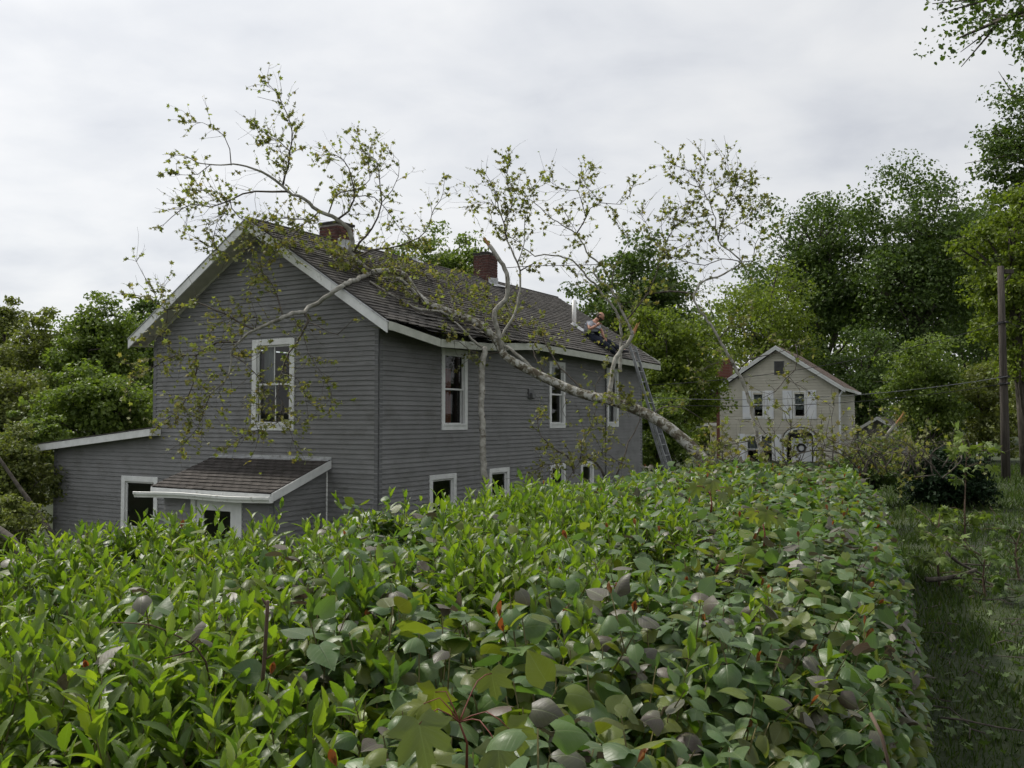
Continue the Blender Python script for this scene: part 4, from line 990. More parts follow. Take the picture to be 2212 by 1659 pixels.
# behind the grey house
tree(950, 600, 105, 95, 48, 'mid', 'green tree rising behind the ridge between the chimneys', 11, 16200, 0.163, 90)
tree(1375, 660, 128, 130, 42, 'dark', 'dark round maple behind the far end of the grey house', 12, 22950, 0.146, 120)
tree(1448, 800, 100, 150, 34, 'yellow', 'yellow-green tree right behind the ladder', 13, 27000, 0.112, 140, trunk_r=0.16, spread=0.13)
tree(1420, 940, 80, 90, 30.5, 'mid', 'shady green bush at the foot of the ladder', 14, 12150, 0.103, 70, name='shrub', trunk_r=0.08, group='bushes behind the ladder', cat='shrub')
tree(1650, 740, 130, 150, 54, 'yellow', 'pale yellow-green tree behind the beige house', 15, 24300, 0.146, 130)
tree(1545, 900, 60, 110, 47, 'yellow', 'yellow-green sapling thicket left of the beige house', 16, 12150, 0.129, 60, trunk_r=0.12)
# right-hand wood
tree(1765, 620, 142, 230, 66, 'dark', 'tall dark tree with sky gaps above the beige house', 17, 30375, 0.215, 120, trunk_r=0.34, limbs=50)
tree(1985, 585, 168, 245, 60, 'dark', 'tallest dark tree right of the beige house', 18, 40500, 0.206, 150, trunk_r=0.36, limbs=50)
tree(2130, 620, 140, 220, 64, 'dark', 'dark tree behind the utility pole top', 19, 26325, 0.206, 100, trunk_r=0.32, limbs=40)
tree(1860, 850, 110, 130, 52, 'dark', 'low dark tree filling the gap behind the garage', 20, 18900, 0.155, 110)
tree(2000, 850, 85, 165, 39, 'mid', 'medium green tree between garage and utility pole', 21, 18900, 0.120, 110, trunk_r=0.16)
tree(2130, 880, 85, 130, 40, 'olive', 'thin olive tree behind the utility pole', 22, 12150, 0.120, 80, trunk_r=0.12)
tree(2230, 850, 80, 170, 36, 'olive', 'sparse olive thicket at the right edge behind the pole', 23, 10800, 0.112, 80, trunk_r=0.1)
tree(2280, 330, 165, 280, 30, 'dark', 'tall green maple at the upper right edge', 24, 26000, 0.115, 150, trunk_r=0.28, spread=0.11, limbs=60)
tree(2215, 600, 120, 230, 28, 'yellow', 'yellow-green maple beside and behind the utility pole top', 28, 22000, 0.11, 140, trunk_r=0.2, spread=0.11, limbs=40)
tree(2635, -190, 500, 215, 13, 'dark', 'big maple whose boughs hang into the top right corner, unseen crown enlarged to shade the lawn', 25, 24000, 0.085, 150, trunk_r=0.3, spread=0.13, ryk=1.3, limbs=60)  # boughs are real; crown out of view enlarged to darken the lawn
# dark rounded conifer on the lawn and bushes along the yard
tree(2045, 1045, 85, 80, 18.6, 'black', 'low black-green juniper mound on the lawn', 26, 21600, 0.060, 110, name='juniper', trunk_r=0.06, spread=0.15, group='yard shrubs', cat='shrub', limbs=10)
tree(1880, 1010, 90, 60, 21, 'dark', 'dark yard bush between the brush pile and juniper', 27, 9450, 0.069, 60, name='shrub', trunk_r=0.05, group='yard shrubs', cat='shrub')
# distant wooded skyline closing the view
for i, (u, v, ru, rv, Y, f) in enumerate(((-120, 800, 150, 130, 85, 'mid'), (330, 850, 150, 110, 90, 'dark'), (1240, 840, 160, 120, 95, 'mid'), (1480, 800, 170, 150, 90, 'dark'), (1880, 760, 170, 200, 92, 'mid'), (2120, 780, 170, 200, 88, 'dark'), (2330, 700, 180, 260, 80, 'mid'), (700, 850, 200, 90, 95, 'mid'))):
    tree(u, v, ru, rv, Y, f, ['distant tree at the far left edge of the skyline', 'distant dark tree left behind the grey house', 'distant tree behind the far gable of the grey house', 'distant dark tree between the two houses', 'distant tree behind the garage woods', 'distant dark tree behind the pole woods', 'distant tree beyond the right edge maple', 'distant tree hidden low behind the grey house'][i], 40+i, 8000, 0.42, 70, group='distant skyline trees', trunk_r=0.4, limbs=12)
SYC = [
('trunk',0,[(427,1660,153,139),(399,1675,207,130),(379,1690,239,127),(349,1710,273,123),(306,1730,313,118),(263,1750,341,115),(202,1775,366,110),(155,1790,377,107),(107,1805,395,103),(42,1820,427,98),(6,1830,447,95),(-18,1840,465,93),(-28,1855,488,92),(-49,1850,513,89),(-72,1850,531,87),(-112,1845,547,84),(-150,1824,559,80),(-174,1815,568,77),(-202,1830,595,75),(-217,1830,620,73),(-234,1825,633,71),(-264,1820,635,69),(-292,1810,631,66)]),
('b',0.15,[(-292,1810,631,52),(-303,1700,598,47),(-309,1626,578,44),(-324,1609,562,43),(-346,1622,552,42),(-356,1628,545,42),(-378,1634,537,41),(-382,1619,527,40),(-395,1590,520,38),(-407,1569,511,37),(-411,1560,506,37)]),
('b',1,[(-407,1570,511,35),(-448,1571,494,28),(-462,1572,488,26),(-485,1572,469,23),(-500,1573,449,20),(-500,1574,424,18),(-514,1575,395,15),(-537,1576,375,12),(-563,1578,355,9),(-572,1579,344,8),(-573,1580,326,6)]),
('b',0.8,[(-459,1571,489,21),(-493,1578,505,18),(-512,1582,517,16),(-537,1586,527,15),(-568,1592,541,13),(-590,1596,537,12),(-627,1603,528,10),(-653,1608,545,9),(-689,1616,558,7),(-708,1620,560,6)]),
('b',1,[(-645,1607,540,8),(-652,1605,560,7),(-671,1601,592,5),(-683,1600,616,3)]),
('b',1.2,[(-487,1573,467,21),(-528,1580,467,17),(-568,1589,445,14),(-609,1596,445,11),(-646,1604,428,9),(-678,1612,408,7),(-705,1620,388,5)]),
('b',1.4,[(-568,1589,445,15),(-568,1591,419,12),(-575,1592,390,9),(-595,1595,352,7),(-637,1600,321,3)]),
('b',0.9,[(-382,1619,527,25),(-374,1614,509,23),(-382,1607,484,20),(-402,1594,448,15),(-413,1583,413,12),(-416,1572,378,9),(-420,1569,361,7),(-449,1570,356,5)]),
('b',0.1,[(-374,1614,507,13),(-348,1597,497,10),(-311,1572,480,8),(-291,1556,494,6),(-275,1550,510,5)]),
('b',1.2,[(-500,1573,444,12),(-479,1571,432,10),(-457,1567,412,8),(-436,1563,383,5),(-443,1560,358,3)]),
('b',0.8,[(-407,1570,511,16),(-421,1585,546,13),(-436,1598,577,10),(-447,1605,590,9),(-478,1620,610,6)]),
('b',1,[(-457,1571,490,10),(-455,1574,510,9),(-476,1577,516,7),(-500,1580,511,6),(-530,1585,500,4),(-546,1590,483,3)]),
('b',0.5,[(-417,1571,374,6),(-397,1568,344,5),(-393,1564,315,4),(-380,1560,278,3)]),
('b',1.8,[(-407,1570,359,8),(-415,1572,324,6),(-441,1574,315,5),(-473,1577,301,4),(-508,1580,278,3)]),
('b',0.9,[(-396,1588,519,8),(-372,1578,476,7),(-362,1570,446,6),(-346,1564,423,5),(-330,1557,400,4),(-317,1552,380,4),(-317,1550,349,3)]),
('b',0.7,[(-412,1584,417,6),(-383,1576,401,5),(-365,1563,372,4),(-356,1550,327,2)]),
('b',1.6,[(-537,1576,375,8),(-551,1584,344,6),(-564,1591,315,5),(-596,1600,280,3)]),
('b',1,[(-627,1603,528,8),(-629,1607,511,6),(-646,1615,485,4),(-671,1620,480,3)]),
('b',0.5,[(-293,1800,628,61),(-312,1788,651,55),(-327,1779,668,51),(-321,1771,687,48),(-327,1761,710,44),(-348,1749,727,41),(-380,1734,740,36),(-408,1719,760,31),(-436,1705,772,27),(-447,1698,782,26),(-466,1687,797,23),(-490,1675,806,20),(-517,1662,810,16),(-557,1643,807,12),(-589,1632,808,9),(-605,1626,817,7),(-620,1620,818,5)]),
('b',0.9,[(-436,1705,772,22),(-465,1696,769,19),(-494,1688,768,17),(-516,1681,760,15),(-538,1674,747,13),(-571,1663,732,11),(-604,1653,734,9),(-620,1648,725,8),(-650,1640,693,5)]),
('b',0.9,[(-445,1700,780,20),(-440,1695,803,17),(-433,1692,814,16),(-427,1685,844,14),(-421,1677,879,11),(-429,1670,911,9),(-440,1664,933,7),(-451,1661,954,6),(-466,1660,969,4)]),
('b',0.7,[(-531,1656,809,11),(-532,1650,839,9),(-542,1644,862,7),(-559,1639,875,6),(-578,1634,883,5),(-607,1630,883,4)]),
('b',0.1,[(-440,1664,933,5),(-458,1662,936,4),(-484,1660,942,3)]),
('b',1.3,[(-427,1685,845,8),(-448,1676,863,6),(-464,1668,869,5),(-487,1660,887,3)]),
('b',1.3,[(-440,1695,803,8),(-442,1676,838,5),(-449,1666,854,4),(-471,1660,852,3)]),
('b',0.9,[(-538,1674,747,11),(-535,1674,732,10),(-520,1674,713,9),(-489,1674,704,8),(-443,1673,712,6),(-398,1680,712,4)]),
('b',1.3,[(-564,1641,807,9),(-585,1632,785,6),(-623,1620,782,3)]),
('b',1.3,[(-538,1674,747,9),(-543,1660,719,6),(-553,1647,698,5),(-557,1640,672,3)]),
('b',1.4,[(-538,1674,747,9),(-558,1657,759,6),(-580,1642,758,5),(-605,1630,742,3)]),
('b',1.2,[(-348,1749,727,23),(-324,1745,742,19),(-314,1741,764,16),(-317,1735,804,12),(-332,1728,841,9),(-347,1725,850,7),(-380,1730,851,5)]),
('b',1.2,[(-365,1741,734,16),(-352,1739,770,13),(-340,1738,779,12),(-311,1737,782,10),(-282,1735,804,8),(-285,1734,836,6),(-277,1740,883,4)]),
('b',0.9,[(-323,1781,663,26),(-308,1780,688,22),(-282,1779,714,19),(-272,1778,740,17),(-262,1777,770,14),(-269,1775,815,11),(-275,1774,854,8),(-308,1776,875,6),(-313,1780,906,4)]),
('b',0.8,[(-262,1777,770,9),(-243,1777,793,7),(-230,1777,822,6),(-230,1777,855,4),(-244,1780,869,4)]),
('b',0.9,[(-316,1786,656,21),(-287,1794,673,18),(-256,1803,680,16),(-217,1813,692,13),(-192,1821,707,11),(-173,1829,735,10),(-163,1838,771,8),(-150,1844,790,7),(-142,1860,838,4)]),
('b',1,[(-324,1745,742,14),(-314,1757,775,11),(-278,1772,777,10),(-260,1783,761,8),(-245,1793,741,7),(-230,1805,720,6),(-212,1820,703,5)]),
('b',1.4,[(-323,1781,664,14),(-350,1769,658,11),(-369,1759,662,10),(-393,1744,670,7),(-423,1727,669,5),(-443,1700,669,4)]),
('b',1.2,[(-380,1734,740,14),(-403,1700,707,9),(-428,1663,680,6),(-439,1640,648,3)]),
('b',1.2,[(-398,1680,712,9),(-439,1669,712,6),(-464,1662,708,5),(-484,1657,700,4),(-500,1650,680,3)]),
('b',1.4,[(-403,1700,707,11),(-424,1663,668,8),(-450,1614,619,5),(-463,1590,586,3)]),
('b',1.5,[(-426,1666,682,9),(-458,1653,681,7),(-490,1639,663,6),(-521,1623,636,5),(-558,1610,648,3)]),
('b',1.6,[(-297,1766,617,18),(-306,1754,630,15),(-323,1736,639,11),(-340,1720,641,8),(-363,1700,629,4)]),
('b',0.3,[(-284,1759,604,28),(-246,1746,580,27),(-214,1739,560,27),(-184,1757,549,28),(-149,1807,549,28),(-111,1820,537,29)]),
('b',0.2,[(-267,1800,617,28),(-232,1809,617,32),(-210,1817,603,34),(-194,1823,584,36),(-174,1828,568,38)]),
('snag',0,[(-20,1842,469,58),(-28,1841,512,54),(-38,1840,539,52),(-35,1839,556,51),(-15,1838,576,50),(-8,1837,600,48),(-11,1836,633,47),(-25,1835,660,45),(-41,1839,684,44),(-47,1840,693,43)]),
('b',0.5,[(-24,1841,492,29),(-15,1843,513,27),(2,1844,540,25),(12,1846,567,24),(16,1847,601,22),(17,1850,642,20),(4,1851,673,19),(-15,1860,719,17)]),
('b',1.3,[(-10,1858,707,17),(-18,1858,744,12),(-28,1859,776,10),(-37,1860,814,7),(-56,1860,850,4)]),
('b',1.3,[(-18,1858,744,12),(1,1859,789,8),(-12,1860,837,6),(-9,1860,862,5),(-12,1860,882,4)]),
('b',0,[(17,1849,641,15),(32,1845,649,12),(51,1840,658,10)]),
('b',1.2,[(11,1850,657,12),(26,1860,700,10),(26,1870,746,8),(33,1877,780,6),(46,1886,825,5),(59,1890,845,4)]),
('b',1.4,[(-28,1859,776,7),(-50,1859,789,5),(-75,1860,789,4),(-88,1860,779,3)]),
('b',0,[(-57,1800,476,61),(-60,1791,439,62),(-61,1781,396,62),(-60,1768,341,62),(-58,1752,278,63),(-55,1741,231,63),(-45,1729,188,63),(-38,1720,151,63)]),
('b',0.5,[(-57,1800,474,28),(-82,1788,491,23),(-109,1802,522,18),(-137,1820,544,14)]),
('b',0.6,[(-20,1843,469,14),(-58,1828,464,11),(-89,1780,471,8),(-112,1741,490,6),(-129,1713,500,4)]),
('b',0,[(44,1820,426,33),(25,1827,451,33),(6,1834,467,34),(-15,1840,482,34)]),
('snag',0,[(195,1777,368,51),(201,1787,405,47),(206,1797,436,45),(213,1803,455,43),(227,1810,474,41),(243,1816,494,39),(251,1820,510,38)]),
('b',0.6,[(226,1840,427,38),(226,1845,464,34),(229,1851,509,30),(224,1856,547,28),(199,1861,586,24),(175,1866,615,22),(147,1872,648,19),(128,1875,667,17),(100,1879,678,16),(71,1883,682,14),(52,1885,679,13),(26,1889,699,11),(-12,1896,729,8),(-41,1900,750,6)]),
('b',0.7,[(247,1818,501,33),(241,1821,521,31),(226,1827,559,27),(206,1833,600,24),(181,1838,620,22),(172,1840,636,21),(182,1843,655,19),(164,1847,672,18),(151,1850,695,16),(136,1855,721,14),(105,1860,741,12),(77,1865,761,10),(52,1870,788,8),(23,1876,809,6),(1,1880,826,5)]),
('b',0.7,[(136,1855,721,15),(155,1851,752,12),(164,1849,773,10),(186,1846,785,9),(226,1842,781,6),(248,1840,800,5),(254,1840,822,4)]),
('b',1,[(156,1851,754,11),(145,1850,793,8),(139,1849,812,7),(149,1849,837,5),(161,1850,860,4)]),
('b',0.9,[(139,1849,812,8),(105,1855,816,5),(77,1860,837,3)]),
('b',0.9,[(186,1846,785,8),(164,1842,810,5),(145,1840,825,3)]),
('b',1,[(105,1860,783,9),(114,1856,763,7),(133,1850,729,5)]),
('b',0.5,[(208,1833,597,15),(212,1831,644,11),(231,1830,675,8),(243,1829,697,7),(237,1829,718,5),(218,1830,747,3)]),
('b',1,[(236,1823,534,19),(259,1819,561,16),(278,1816,586,14),(290,1813,610,12),(299,1811,628,11),(304,1809,652,9),(320,1807,664,8),(313,1804,695,7),(307,1801,725,5),(310,1800,756,4)]),
('b',0.3,[(278,1816,586,14),(323,1796,590,17),(366,1780,582,19)]),
('b',0.7,[(-17,1836,645,7),(50,1834,649,7),(131,1832,650,7),(175,1830,651,7)]),
('b',1.2,[(320,1807,664,8),(289,1803,707,5),(276,1800,731,4),(264,1800,749,3)]),
('b',1.2,[(314,1804,689,8),(331,1802,719,5),(350,1800,737,4),(368,1800,731,3)]),
('b',0.5,[(492,1720,236,45),(480,1724,277,41),(474,1726,306,39),(467,1730,354,35),(452,1735,403,32),(434,1738,441,30),(413,1742,481,27),(388,1746,525,24),(368,1749,552,23),(360,1751,576,21),(369,1753,591,21),(390,1755,609,19),(423,1757,619,18),(458,1761,644,16),(437,1763,666,14),(415,1766,690,13),(407,1770,742,10),(393,1773,780,8),(379,1775,798,7),(352,1778,808,6),(328,1780,824,5)]),
('b',0.8,[(378,1775,798,8),(392,1778,839,5),(392,1780,858,4),(383,1780,870,3)]),
('b',1.2,[(415,1766,690,12),(421,1765,723,10),(436,1763,765,8),(454,1761,801,6),(435,1760,831,4),(434,1760,864,3)]),
('b',0.8,[(458,1761,644,10),(482,1763,647,8),(489,1766,681,7),(502,1768,712,5),(482,1770,751,3)]),
('b',0.6,[(457,1761,645,11),(424,1771,652,9),(390,1781,641,8),(339,1796,656,6),(318,1800,663,6)]),
('b',1.6,[(407,1770,742,8),(374,1770,736,6),(350,1770,730,4),(335,1770,724,3)]),
('b',1.4,[(411,1768,718,8),(379,1769,712,6),(349,1770,682,5),(319,1770,670,3)]),
('b',1.7,[(393,1773,780,7),(369,1776,774,6),(340,1780,757,4),(325,1780,751,3)]),
('b',1.8,[(392,1774,782,7),(426,1772,804,5),(450,1771,819,4),(474,1770,809,3)]),
('b',0.9,[(419,1766,685,7),(444,1764,711,6),(468,1763,729,4),(498,1760,752,3)]),
('b',1.7,[(385,1775,790,7),(364,1778,830,5),(328,1780,846,3)]),
('b',0.8,[(409,1743,488,14),(434,1748,514,10),(465,1753,508,8),(509,1760,492,5)]),
('b',0.5,[(443,1736,422,15),(465,1733,447,12),(499,1729,454,9),(540,1724,466,6),(558,1720,479,4)]),
('b',0.6,[(553,1721,475,14),(558,1721,453,11),(551,1721,424,9),(532,1720,408,8),(512,1720,383,6),(486,1720,370,4)]),
('b',0.9,[(446,1736,425,11),(417,1746,445,8),(389,1754,436,5),(374,1760,413,4)]),
('b',0.3,[(532,1720,408,7),(563,1720,392,4),(576,1720,383,3)]),
('b',0.3,[(280,1742,330,18),(283,1739,344,16),(298,1736,353,14),(320,1731,354,12),(339,1727,349,10),(353,1723,341,9),(368,1720,330,7)]),
('b',0.3,[(148,1792,379,21),(134,1803,401,19),(112,1817,422,17),(98,1827,438,16),(87,1837,455,15),(72,1852,487,13),(63,1860,505,12)]),
('b',0.8,[(69,1814,414,14),(60,1824,437,12),(49,1836,457,11),(43,1848,481,9),(55,1860,505,7)]),
('b',0.5,[(116,1660,228,17),(113,1662,242,16),(103,1666,261,14),(89,1668,269,13),(74,1671,279,12),(63,1673,290,11),(55,1675,297,10),(50,1677,310,9),(48,1680,329,8)]),
('b',0.2,[(195,1680,217,18),(207,1688,244,16),(217,1695,266,14),(223,1700,285,13),(236,1706,303,12),(248,1714,329,10),(247,1720,351,9)]),
('b',0.3,[(170,1620,221,25),(163,1620,236,21),(153,1620,249,17),(142,1620,257,14),(135,1620,261,13)]),
('b',1.2,[(123,1620,252,10),(127,1620,268,8),(127,1620,283,7),(135,1620,298,6),(142,1620,311,5),(154,1620,319,4)]),
('b',0.9,[(100,1620,211,10),(103,1620,221,9),(113,1620,236,8),(123,1620,252,7),(135,1620,261,7),(160,1620,266,6),(177,1620,264,5),(194,1620,252,4)]),
('b',1.2,[(113,1662,239,9),(95,1655,249,7),(78,1649,246,6),(60,1643,245,5),(42,1640,236,3)]),
('b',2,[(164,1620,266,8),(167,1620,283,5),(170,1620,296,3)]),
('b',0.4,[(169,1785,374,8),(168,1782,398,7),(175,1779,411,7),(187,1776,423,6),(185,1774,438,5),(196,1770,467,4)]),
('b',0.2,[(106,1780,379,8),(108,1777,364,7),(100,1773,348,5),(107,1770,333,4)]),
('b',2,[(245,1757,348,9),(231,1735,364,6),(219,1721,370,5),(210,1710,384,4)]),
('b',0.4,[(346,1450,253,12),(346,1450,287,9),(372,1450,291,7),(397,1450,296,6),(419,1450,308,5)]),
('b',0.4,[(571,1500,254,16),(587,1500,278,12),(595,1500,295,10),(613,1500,312,8)]),
('b',0.1,[(612,1500,258,18),(629,1500,268,13),(649,1500,281,10)]),
('snag',0,[(631,1500,297,35),(640,1500,311,26),(650,1500,322,20)]),
('b',0.4,[(596,1500,296,10),(624,1500,307,8),(644,1500,322,6),(650,1500,340,6),(613,1500,351,4)]),
('b',0.4,[(641,1500,249,14),(672,1500,262,10),(694,1500,279,8),(723,1500,289,5)]),
('b',0.9,[(459,1500,260,13),(488,1500,272,10),(507,1500,276,9),(546,1500,274,8),(575,1500,264,6)]),
('b',0.8,[(415,1450,306,7),(407,1485,326,4),(403,1500,340,3)]),
('b',0.8,[(445,1500,258,8),(444,1500,293,5),(445,1500,318,3)]),
('b',1.4,[(507,1500,254,9),(511,1500,278,7),(527,1500,303,5),(523,1500,316,4)]),
('b',2.2,[(466,1500,263,9),(464,1491,287,6),(467,1483,316,5),(463,1480,341,3)]),
('b',1.2,[(538,1490,259,9),(541,1490,293,6),(537,1490,332,4),(542,1490,351,4)]),
('b',1.6,[(365,1460,254,8),(375,1460,271,6),(392,1460,279,5),(407,1460,270,3)]),
('b',1.4,[(384,1460,256,8),(407,1460,268,6),(422,1460,294,3)]),
('b',1.4,[(559,1500,269,9),(566,1500,287,6),(585,1500,291,5),(605,1500,293,4)]),
('b',0.8,[(649,1500,252,10),(649,1500,281,7),(644,1500,303,5),(656,1500,318,4)]),
('b',0.1,[(634,1400,238,15),(652,1400,240,11),(668,1400,242,9)]),
('b',0.6,[(614,1500,260,9),(626,1471,241,6),(640,1450,238,4)]),
('b',2,[(488,1500,258,8),(500,1500,287,4),(496,1500,303,3)]),
('b',1.6,[(379,1690,239,9),(354,1544,272,5),(343,1460,290,3)]),
]
# ---------------------------------------------------------------- the fallen sycamore
def bark_syc(name, k):
    m, t, b = newmat(name)
    tcn = t.nodes.new('ShaderNodeTexCoord')
    n1 = t.nodes.new('ShaderNodeTexNoise'); n1.inputs['Scale'].default_value = 8.5; n1.inputs['Detail'].default_value = 6; n1.inputs['Roughness'].default_value = 0.62; n1.inputs['Distortion'].default_value = 0.6
    n2 = t.nodes.new('ShaderNodeTexNoise'); n2.inputs['Scale'].default_value = 17; n2.inputs['Detail'].default_value = 4
    for n_ in (n1, n2): t.links.new(tcn.outputs['Object'], n_.inputs['Vector'])
    pale = ramp(t, n2.outputs['Fac'], [(0.35, (0.31, 0.305, 0.27)), (0.6, (0.47, 0.465, 0.43))])
    mid = mixc(t, ramp(t, n1.outputs['Fac'], [(0.50-k, (1, 1, 1)), (0.535-k, (0, 0, 0))]), pale, (0.19, 0.178, 0.130))
    col = mixc(t, ramp(t, n1.outputs['Fac'], [(0.43-k, (1, 1, 1)), (0.455-k, (0, 0, 0))]), mid, (0.085, 0.068, 0.045))
    t.links.new(col, b.inputs['Base Color']); b.inputs['Roughness'].default_value = 0.85
    bp = t.nodes.new('ShaderNodeBump'); bp.inputs['Strength'].default_value = 0.5; bp.inputs['Distance'].default_value = 0.015
    t.links.new(n1.outputs['Fac'], bp.inputs['Height']); t.links.new(bp.outputs[0], b.inputs['Normal'])
    return m
M['syc'] = bark_syc('sycamore_bark', -0.01)
M['syc2'] = surf('sycamore_limb_bark', (0.21, 0.20, 0.17), (0.39, 0.38, 0.34), 0.85, 9, 7, bump=0.35, bscale=30, dirt=((0.085, 0.072, 0.052), 6, 0.56, 0.66))
M['twig'] = surf('twig_bark', (0.048, 0.040, 0.033), (0.12, 0.104, 0.085), 0.9, 12, 5)
M['split'] = surf('split_wood', (0.34, 0.17, 0.07), (0.50, 0.29, 0.14), 0.9, 20, stretch=(4, 4, 0.6))
FOL['syc'] = leafmat('sycamore_leaf', [(0.135, 0.165, 0.045), (0.19, 0.215, 0.06), (0.18, 0.16, 0.055), (0.105, 0.145, 0.038), (0.22, 0.175, 0.07)], 0.38, 0.6, 0.25, under=(0.24, 0.25, 0.13))
syc = empty('fallen_sycamore', (4.27, 16.6, 0.9), 0, 'fallen sycamore with mottled white trunk and sparse young leaves lying across the roof', 'fallen tree')
SB = Vector(syc.location)
rs_ = np.random.default_rng(21)
tw = MB(); LP, LF, LN, LS = [], [], [], []
def leaf_at(p, d, size=None):
    LP.append(tuple(p)); LF.append(tuple(d)); n = rs_.normal(size=3)*0.6; n[2] += 0.7; LN.append(tuple(n)); LS.append(size or rs_.uniform(0.038, 0.092))
def twig(p, d, ln, r0, leaves):
    pts = [Vector(p)]; d = Vector(d).normalized(); n = 4
    for k in range(n):
        d = (d + Vector(rs_.normal(size=3))*0.22 + Vector((0, 0, 0.03))).normalized(); pts.append(pts[-1] + d*ln/n)
    tw.tube(pts, [r0, r0*0.85, r0*0.7, r0*0.55, r0*0.4], 4, False)
    for _ in range(leaves):
        t = rs_.uniform(0.12, 1.0)*n; i = min(int(t), n-1); q = pts[i].lerp(pts[i+1], t-i)
        e = (d*0.4 + Vector(rs_.normal(size=3))*0.7 + Vector((0, 0, -0.25))).normalized()
        leaf_at(q, e)
    return pts
def grow(pts, rs, leaf):
    """side twigs with young leaves along a branch"""
    L_ = 0
    for i in range(1, len(pts)):
        seg = (pts[i]-pts[i-1]).length; L_ += seg
        if rs[i] > 0.034: continue
        dens = leaf * (9.5 if rs[i] < 0.016 else 5.0)
        for _ in range(rs_.poisson(dens*seg)):
            f = (pts[i]-pts[i-1]).normalized(); side = Vector(rs_.normal(size=3)); side -= f*side.dot(f)
            if side.length < 1e-3: continue
            d = (f*rs_.uniform(0.2, 0.9) + side.normalized()*0.8 + Vector((0, 0, 0.12))).normalized()
            ln = rs_.uniform(0.16, 0.72)
            tp = twig(pts[i].lerp(pts[i-1], rs_.random()), d, ln, rs_.uniform(0.0035, 0.006), int(rs_.integers(4, 9)))
            if rs_.random() < 0.65: twig(tp[int(rs_.integers(1, 4))], (d + Vector(rs_.normal(size=3))*0.8), ln*0.6, 0.0032, int(rs_.integers(1, 5)))
        for _ in range(rs_.poisson(leaf*4.0*seg)):            # fine bare twigs
            side = Vector(rs_.normal(size=3)); twig(pts[i], (pts[i]-pts[i-1]).normalized()*0.7 + side*0.6, rs_.uniform(0.2, 0.75), rs_.uniform(0.003, 0.005), int(rs_.integers(0, 2)))
    e = pts[-1]; f = (pts[-1]-pts[-2]).normalized()
    if leaf > 0.3:
        for _ in range(3): twig(e, f + Vector(rs_.normal(size=3))*0.35, rs_.uniform(0.15, 0.35), 0.004, int(rs_.integers(3, 7)))
for kind, leaf, row in SYC:
    P = [Vector((x/100, y/100, z/100)) - SB for x, y, z, r in row]; R_ = [r/1000*(0.92 if kind == 'trunk' else 1) for *_, r in row]
    pts, rs = smooth_path(P, R_, 0.10 if R_[0] > 0.03 else 0.16)
    if kind != 'trunk':
        j = 0.35*min(R_[0], 0.03)
        pts = [p if i in (0, len(pts)-1) else p + Vector(rs_.normal(size=3))*j for i, p in enumerate(pts)]
    rs = [max(0.004, r*(1 + 0.02*math.sin(i*0.9) + rs_.normal()*0.015)) for i, r in enumerate(rs)]
    nm = 'trunk' if kind == 'trunk' else 'branch'
    q = MB(); q.tube(pts, rs, 16 if R_[0] > 0.06 else (10 if R_[0] > 0.03 else 6))
    mt = M['syc'] if kind == 'trunk' else (M['syc2'] if max(R_) > 0.026 else M['twig'])
    b_ = q.build(nm, mt, syc, smooth=True)
    if kind == 'snag':                        # torn, splintered end
        e = pts[-1]; f = (pts[-1]-pts[-3]).normalized(); q = MB(); r0 = rs[-1]
        for k in range(9):
            o = Vector(rs_.normal(size=3)); o -= f*o.dot(f); o = o.normalized()*r0*rs_.uniform(0.1, 0.8)
            q.tube([e - f*0.05 + o, e + f*rs_.uniform(0.03, 0.13) + o*0.8, e + f*rs_.uniform(0.13, 0.26) + o*1.1], [r0*0.42, r0*0.30, 0.003], 5)
        q.build('broken_end', M['split'], b_)
    if kind == 'trunk':
        q = MB()
        for i in range(10, len(pts)-5, 23):
            d = Vector(rs_.normal(size=3)); d.z = abs(d.z); d.normalize(); q.tube([pts[i], pts[i] + d*(rs[i]+0.02), pts[i] + d*(rs[i]+0.05)], [rs[i]*0.45, rs[i]*0.3, rs[i]*0.2], 8)
        q.build('knot', M['syc2'], b_, smooth=True)
    if leaf: grow(pts, rs, leaf * (0.7 if P[0].x + SB.x > 5.6 and P[0].y + SB.y < 15.6 else (0.34 if P[0].x + SB.x > 3.0 and P[0].y + SB.y < 15.2 else 1.15)))
